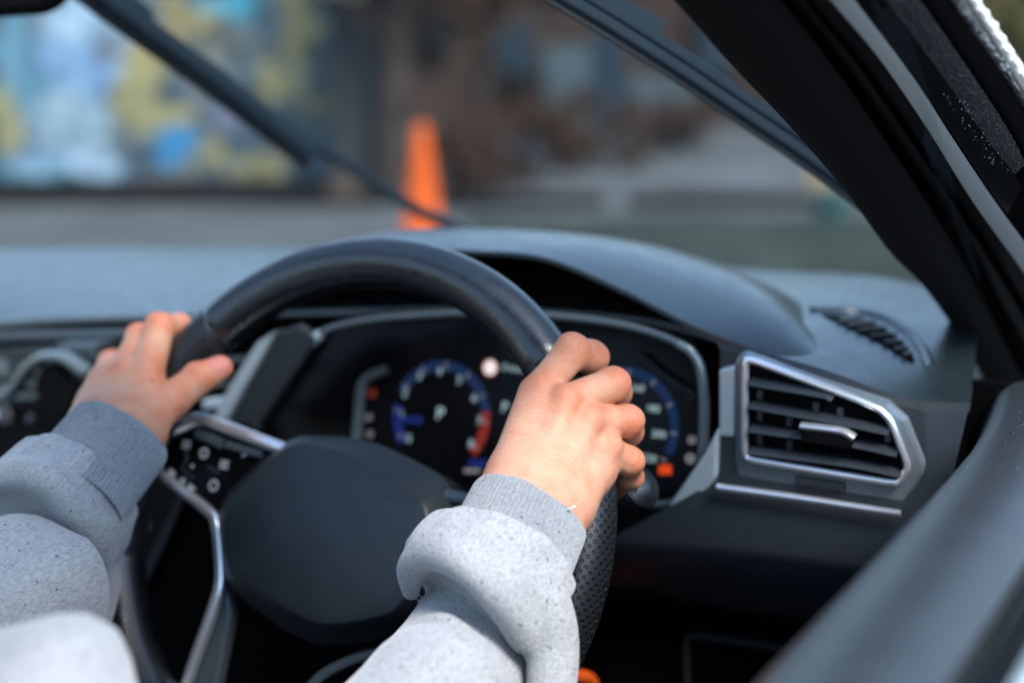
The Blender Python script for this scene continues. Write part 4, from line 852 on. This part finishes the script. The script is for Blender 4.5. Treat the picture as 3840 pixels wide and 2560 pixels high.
def frame_of(wrist, mid, chord):
    ax = unit(np.asarray(mid)-wrist); wd = unit(chord-ax*(chord@ax)); b = np.cross(ax, wd); b = b if b@(CC-wrist) > 0 else -b
    return ax, wd, b
# right hand
RW = P(1985, 1915, .778)
def pr(l): return [(P(x, y, d), r) for x, y, d, r in l]
rj = [pr([(2018, 1472, .822, .0102), (2146, 1318, .832, .0102), (2212, 1340, .847, .0101), (2222, 1385, .868, .0086)]),
      pr([(2110, 1514, .813, .0104), (2296, 1440, .826, .0098), (2306, 1474, .852, .0092), (2260, 1540, .874, .0080)]),
      pr([(2196, 1584, .814, .0104), (2350, 1577, .827, .0092), (2354, 1620, .850, .0085), (2290, 1690, .866, .0075)]),
      pr([(2262, 1682, .818, .0098), (2356, 1728, .828, .0084), (2358, 1784, .842, .0077), (2308, 1830, .858, .0068)])]
rthumb = pr([(1900, 1830, .800, .0130), (1975, 1660, .842, .0125), (2010, 1560, .872, .0108), (2030, 1470, .890, .0092)])
rpalm = pr([(1965, 1830, .792, .017), (2060, 1660, .822, .016), (2150, 1640, .826, .013), (2200, 1760, .820, .013), (2090, 1880, .795, .016), (1990, 1880, .785, .018)])
mid = (rj[0][0][0]+rj[1][0][0]+rj[2][0][0]+rj[3][0][0])/4
chord = P(2191, 2004, .785)-P(1787, 1820, .772)
rfr = frame_of(RW, mid, chord)
rfore = [RW-rfr[0]*.022, RW+rfr[0]*.004]
hv, hf, hr, hn = hand(rj, RW, rfr, rfore, .0235, rthumb, rpalm, .00098)
# left hand
LW = P(440, 1632, .912)
lj = [pr([(545, 1412, .944, .0118), (600, 1228, .972, .0098), (672, 1225, .992, .0086), (720, 1262, 1.004, .0078)]),
      pr([(462, 1412, .948, .0115), (528, 1268, .985, .0098), (620, 1272, 1.008, .0086), (680, 1330, 1.010, .0076)]),
      pr([(390, 1434, .958, .0110), (420, 1360, 1.002, .0090), (540, 1370, 1.020, .0080), (600, 1420, 1.016, .0074)]),
      pr([(345, 1504, .966, .0100), (380, 1450, 1.000, .0080), (470, 1470, 1.016, .0072), (530, 1500, 1.014, .0066)])]
lthumb = pr([(525, 1610, .922, .0140), (640, 1500, .936, .0122), (748, 1418, .944, .0104), (826, 1378, .950, .0084)])
lpalm = pr([(480, 1590, .920, .017), (520, 1500, .946, .015), (450, 1490, .952, .014), (400, 1530, .942, .014), (440, 1600, .922, .017)])
lmid = sum(j[0][0] for j in lj)/4; lch = P(601, 1733, .912)-P(298, 1528, .925)
lfr = frame_of(LW, lmid, lch)
lax = unit(P(452, 1632, .908)-P(305, 1812, .878)); lwd = unit(lch-lax*(lch@lax)); lbd = np.cross(lax, lwd); lbd = lbd if lbd@(CC-LW) > 0 else -lbd; laf = (lax, lwd, lbd)
lfore = [LW-lax*.022, LW+lfr[0]*.004]
tdv = unit(lthumb[3][0]-lthumb[2][0]); tnz = unit((CC-lthumb[3][0])*.7+CU*.15); tnz = unit(tnz-tdv*(tnz@tdv)); tnx = np.cross(tdv, tnz)
nail = (lthumb[3][0]+tnz*.0078-tdv*.001, tdv, tnx, .0082, .0062, tnz)
lv, lf, lr, ln_ = hand(lj, LW, lfr, lfore, .0235, lthumb, lpalm, .0016, nail, 1)
# arms and trunk under the clothes, coarse
el_r, sh_r = P(1330, 3150, .655), np.array([.19, -.66, .12]); el_l, sh_l = P(-500, 2700, .76), np.array([-.17, -.66, .12])
def inner(p):
    d = chain(p, [rfore[0]+rfr[0]*.01, P(1860, 2250, .797), P(1690, 2600, .75), el_r, sh_r], [.022, .022, .026, .034, .045], .01); d = smin(d, chain(p, [lfore[0]+lax*.01, P(245, 1920, .935), P(100, 2250, .885), el_l, sh_l], [.022, .022, .028, .034, .045], .01), .01)
    d = smin(d, chain(p, [sh_r, np.array([0, -.66, .14]), sh_l], [.05, .07, .05]), .03)
    return smin(d, chain(p, [np.array([0, -.66, .10]), np.array([0, -.64, -.15]), np.array([0, -.62, -.42])], [.11, .11, .12]), .04)
pts_ = np.array([rfore[0], el_r, sh_r, lfore[0], el_l, sh_l, [0, -.78, -.54], [0, -.5, .24]])
bv, bf = surface_nets(inner, pts_.min(0)-.08, pts_.max(0)+.08, .011)
V = np.vstack([hv, lv, bv]); Fc = np.vstack([hf, lf+len(hv), bf+len(hv)+len(lv)])
pe = mk("person", V, Fc, M['skin'])
tag(pe, "driver in a grey sweatshirt holding the steering wheel with both hands", "person")
for nm, arr in (("red", np.r_[hr, lr, np.zeros(len(bv))]), ("nail", np.r_[hn, ln_, np.zeros(len(bv))])):
    at_ = pe.data.attributes.new(nm, 'FLOAT', 'POINT'); at_.data.foreach_set("value", arr.astype(np.float32))
md = pe.modifiers.new("smooth", 'SMOOTH'); md.factor = .5; md.iterations = 3

# sweatshirt
def folds(p, fr, c, amp=.0016):
    q = p-np.asarray(c, np.float32); a, w_, b_ = [(q@k.astype(np.float32)) for k in fr]
    return amp*(np.sin(a*120+w_*55+1.3*np.sin(w_*90))+.6*np.sin(a*205-w_*80+b_*90+1)+.45*np.sin(w_*160+a*60+b_*40))
def rope(p, pts, rs, k=.0008, n=26):
    k = .0008
    q = spline(np.array([np.r_[P(*c), r] for c, r in zip(pts, rs)]), n); return chain(p, list(q[:, :3]), list(q[:, 3]), k)
def smax(a, b, k): return -smin(-a, -b, k)
def half(p, A_, B_, C_, toward):
    A_, B_, C_ = P(*A_), P(*B_), P(*C_); n_ = unit(np.cross(B_-A_, C_-A_)); n_ = n_ if n_@(np.asarray(toward)-A_) > 0 else -n_
    return (p-A_.astype(np.float32))@n_.astype(np.float32)
def pleats(p, fr, c, amp, n_, s0, sw_):
    q = p-np.asarray(c, np.float32); a_, w_, b_ = [(q@k.astype(np.float32)) for k in fr]; ph_ = np.arctan2(b_, w_)
    return amp*np.cos(n_*ph_+2*np.sin(2*ph_)+a_*60)*np.exp(-((a_-s0)/sw_)**2)
def sleeve_r(p):
    arm = rope(p, [(1985, 1930, .775), (1855, 2240, .786), (1672, 2600, .738), (1330, 3150, .655), (1200, 3500, .62)], [.030, .0325, .041, .050, .055])
    arm = arm+folds(p, rfr, RW, .0006)
    col_ = rope(p, [(1935, 2000, .764), (1870, 2100, .755), (1785, 2215, .748), (1740, 2290, .745)], [.0325, .0405, .0460, .0470], n=14)
    col_ = col_+pleats(p, rfr, P(1918, 2040, .755), .0011, 11, -.010, .012)+folds(p, rfr, RW, .0009)
    cut = -half(p, (1618, 2120, .742), (1815, 2222, .712), (1965, 2430, .728), RW)
    body = smax(col_, cut, .008)
    body = smin(body, rope(p, [(1540, 2215, .766), (1545, 2125, .750), (1620, 2075, .731), (1745, 2120, .714), (1825, 2190, .712), (1905, 2290, .716), (1965, 2390, .722)], [.005, .008, .0085, .0085, .0085, .0085, .008]), .006)
    d = smin(arm, body, .0010)
    hang = rope(p, [(1985, 2190, .729), (2042, 2300, .728), (2072, 2440, .727), (2062, 2660, .716)], [.0150, .0150, .0135, .012])
    d = smin(d, hang, .004)
    d = smin(d, rope(p, [(2085, 2170, .755), (2108, 2280, .757), (2098, 2400, .750), (2078, 2600, .73)], [.004, .006, .006, .007], n=12), .002)
    for l, r in (([(1430, 2530, .700), (1560, 2440, .692), (1800, 2440, .690)], .004), ([(1370, 2690, .680), (1560, 2560, .672), (1740, 2580, .668)], .006), ([(1600, 2330, .730), (1680, 2320, .722), (1830, 2420, .714)], .003)):
        d = smin(d, rope(p, l, [r*.4, r, r*.4], n=10), .008)
    for l, r in (([(1480, 2580, .695), (1640, 2500, .684), (1830, 2530, .682)], .0035),):
        d = smax(d, -rope(p, l, [r*.3, r, r*.3], n=10), .006)
    front = (p-P(1918, 2040, .752).astype(np.float32))@rfr[0].astype(np.float32)
    return smax(d, front, .006)
b_lo = np.min([P(1450, 2700, .62), P(2200, 1900, .80), P(1450, 2100, .8), P(2200, 2700, .6), P(1250, 2800, .72)], 0)-.02
b_hi = np.max([P(1450, 2700, .62), P(2200, 1900, .80), P(1450, 1950, .8), P(2200, 2700, .6), P(1500, 1950, .7)], 0)+.02
sv1, sf1 = surface_nets(sleeve_r, b_lo, b_hi, .0021)
def sleeve_l(p):
    arm = rope(p, [(400, 1700, .908), (245, 1915, .924), (100, 2250, .884), (-500, 2700, .76)], [.033, .037, .052, .06])+folds(p, laf, LW, .0008)
    col_ = rope(p, [(350, 1735, .896), (280, 1830, .886), (200, 1930, .878), (150, 2000, .875)], [.0335, .0410, .0465, .047], n=14)
    col_ = col_+pleats(p, laf, P(322, 1766, .89), .0012, 11, -.010, .013)+folds(p, laf, LW, .0010)
    cut = -half(p, (20, 1800, .850), (200, 1862, .834), (310, 2060, .862), LW)
    body = smax(col_, cut, .008)
    body = smin(body, rope(p, [(-60, 1810, .862), (20, 1785, .850), (110, 1775, .842), (200, 1812, .838), (275, 1905, .845), (318, 2010, .858), (330, 2110, .868)], [.008, .009, .0095, .0095, .0095, .009, .008]), .006)
    d = smin(arm, body, .0010)
    d = smin(d, rope(p, [(330, 1850, .868), (352, 1960, .872), (350, 2070, .880), (318, 2180, .888)], [.012, .0125, .0115, .010]), .004)
    d = smin(d, rope(p, [(400, 1850, .882), (432, 1920, .886), (425, 2010, .890), (380, 2100, .894)], [.009, .0105, .0105, .009]), .002)
    d = smin(d, rope(p, [(385, 1760, .896), (425, 1830, .898)], [.032, .024], n=4), .006)
    for l, r in (([(60, 2080, .828), (160, 2180, .828), (180, 2320, .83)], .004),): d = smin(d, rope(p, l, [r*.5, r, r*.5], n=10), .007)
    front = (p-P(322, 1766, .885).astype(np.float32))@lax.astype(np.float32)
    return smax(d, front, .006)
l_lo = np.min([P(-150, 1650, .93), P(-150, 2600, .75), P(520, 2450, .93), P(500, 1650, .8)], 0)-.03
l_hi = np.max([P(-150, 1600, .95), P(-150, 2600, .75), P(560, 2450, .93), P(560, 1600, .95)], 0)+.03
sv2, sf2 = surface_nets(sleeve_l, l_lo, l_hi, .0034)
def trunk(p):
    d = chain(p, [np.array([0, -.66, .10]), np.array([0, -.63, -.12]), np.array([0, -.60, -.42])], [.135, .145, .15], .05)
    d = smin(d, chain(p, [el_r, sh_r, np.array([0, -.68, .13])], [.056, .068, .09]), .03); d = smin(d, chain(p, [el_l, sh_l, np.array([0, -.68, .13])], [.062, .068, .09]), .03)
    d = smin(d, chain(p, [P(1640, 2640, .70), el_r], [.038, .05]), .02); d = smin(d, chain(p, [P(100, 2250, .83), el_l], [.05, .06]), .02)
    bag = chain(p, [P(205, 2575, .575), P(-100, 2640, .58), P(-500, 2720, .60)], [.0255, .028, .04], .01)
    bag = smin(bag, chain(p, [P(205, 2580, .575), P(150, 3000, .56), P(-300, 3300, .56)], [.0255, .05, .06], .01), .02)
    bag = smin(bag, chain(p, [P(150, 3000, .56), np.array([.03, -.56, -.1])], [.05, .1]), .02)
    return smin(d, bag, .02)+.003*np.sin(p[..., 2]*60+3*np.sin(p[..., 0]*30))
tv, tf = surface_nets(trunk, (-.42, -.86, -.62), (.42, -.12, .28), .008)
ss = mk("sweatshirt", np.vstack([sv1, sv2, tv]), np.vstack([sf1, sf2+len(sv1), tf+len(sv1)+len(sv2)]), M['fleece'], pe)
md = ss.modifiers.new("smooth", 'SMOOTH'); md.factor = .5; md.iterations = 2
def cuff(c0, fr, rw, rb, length, ribs, shift=(0, 0)):
    ax, wd, bd_ = fr; n = ribs*8; a = np.linspace(0, 2*np.pi, n, endpoint=False); rows = []
    prof = [(.000, -.0030), (.0010, -.0012), (.0004, .0), (-.0015, .0008), (-.004, .001)]+[(-length*k, .001+.0012*k) for k in (.25, .4, .55, .7, .85, 1.0)]
    rib = .00065*np.cos(a*ribs); jig = .0006*np.sin(3*a+1)+.0004*np.sin(7*a)
    for i, (s_, o) in enumerate(prof):
        k = 1 if i > 1 else .3
        rows.append(c0+ax*s_+(ax*jig[:, None])*(1 if i < 5 else 0)+((rw+o+rib*k)*np.cos(a))[:, None]*wd+((rb+o+rib*k)*np.sin(a))[:, None]*bd_)
    return mk("cuff", *loft(rows, True), M['rib'], pe, angle=180)
cuff(P(1988, 1912, .768), rfr, .0325, .0250, .050, 78)
cuff(P(452, 1630, .906), laf, .0325, .0255, .055, 70)
# a loose thread on the right cuff
th = [P(2126, 1908, .749), P(2140, 1905, .748), P(2150, 1897, .748), P(2158, 1900, .748)]
mk("loose_thread", *sweep(spline(th, 16), .0003, n=5), mat("pale_thread", (.75, .76, .78), .8), pe)
# legs in dark trousers
def legs(p):
    return smin(chain(p, [np.array([.10, -.60, -.42]), np.array([.13, -.10, -.36]), np.array([.14, .12, -.75])], [.085, .07, .05]), chain(p, [np.array([-.10, -.60, -.42]), np.array([-.13, -.10, -.36]), np.array([-.14, .12, -.75])], [.085, .07, .05]), .02)
gv_, gf_ = surface_nets(legs, (-.26, -.72, -.85), (.26, .2, -.25), .012); mk("trousers", gv_, gf_, M['trouser'], pe)
oc = P(2165, 2575, 1.0); ob = empty("orange_strap", oc, "small orange strap loop on the driver's knee below the wheel", "strap")
mk("loop", *sweep(np.array([oc+CR*.011*math.cos(a)+CU*.009*math.sin(a)+CF*.004*math.cos(2*a) for a in np.linspace(0, 2*np.pi, 30)]), .0045, .003, n=10, up=CF), M['orange'], ob)
mk("tail", *sweep([oc-CU*.009, oc-CU*.05+CR*.01, oc-CU*.10], .005, .002, n=8, up=CF), M['orange'], ob)
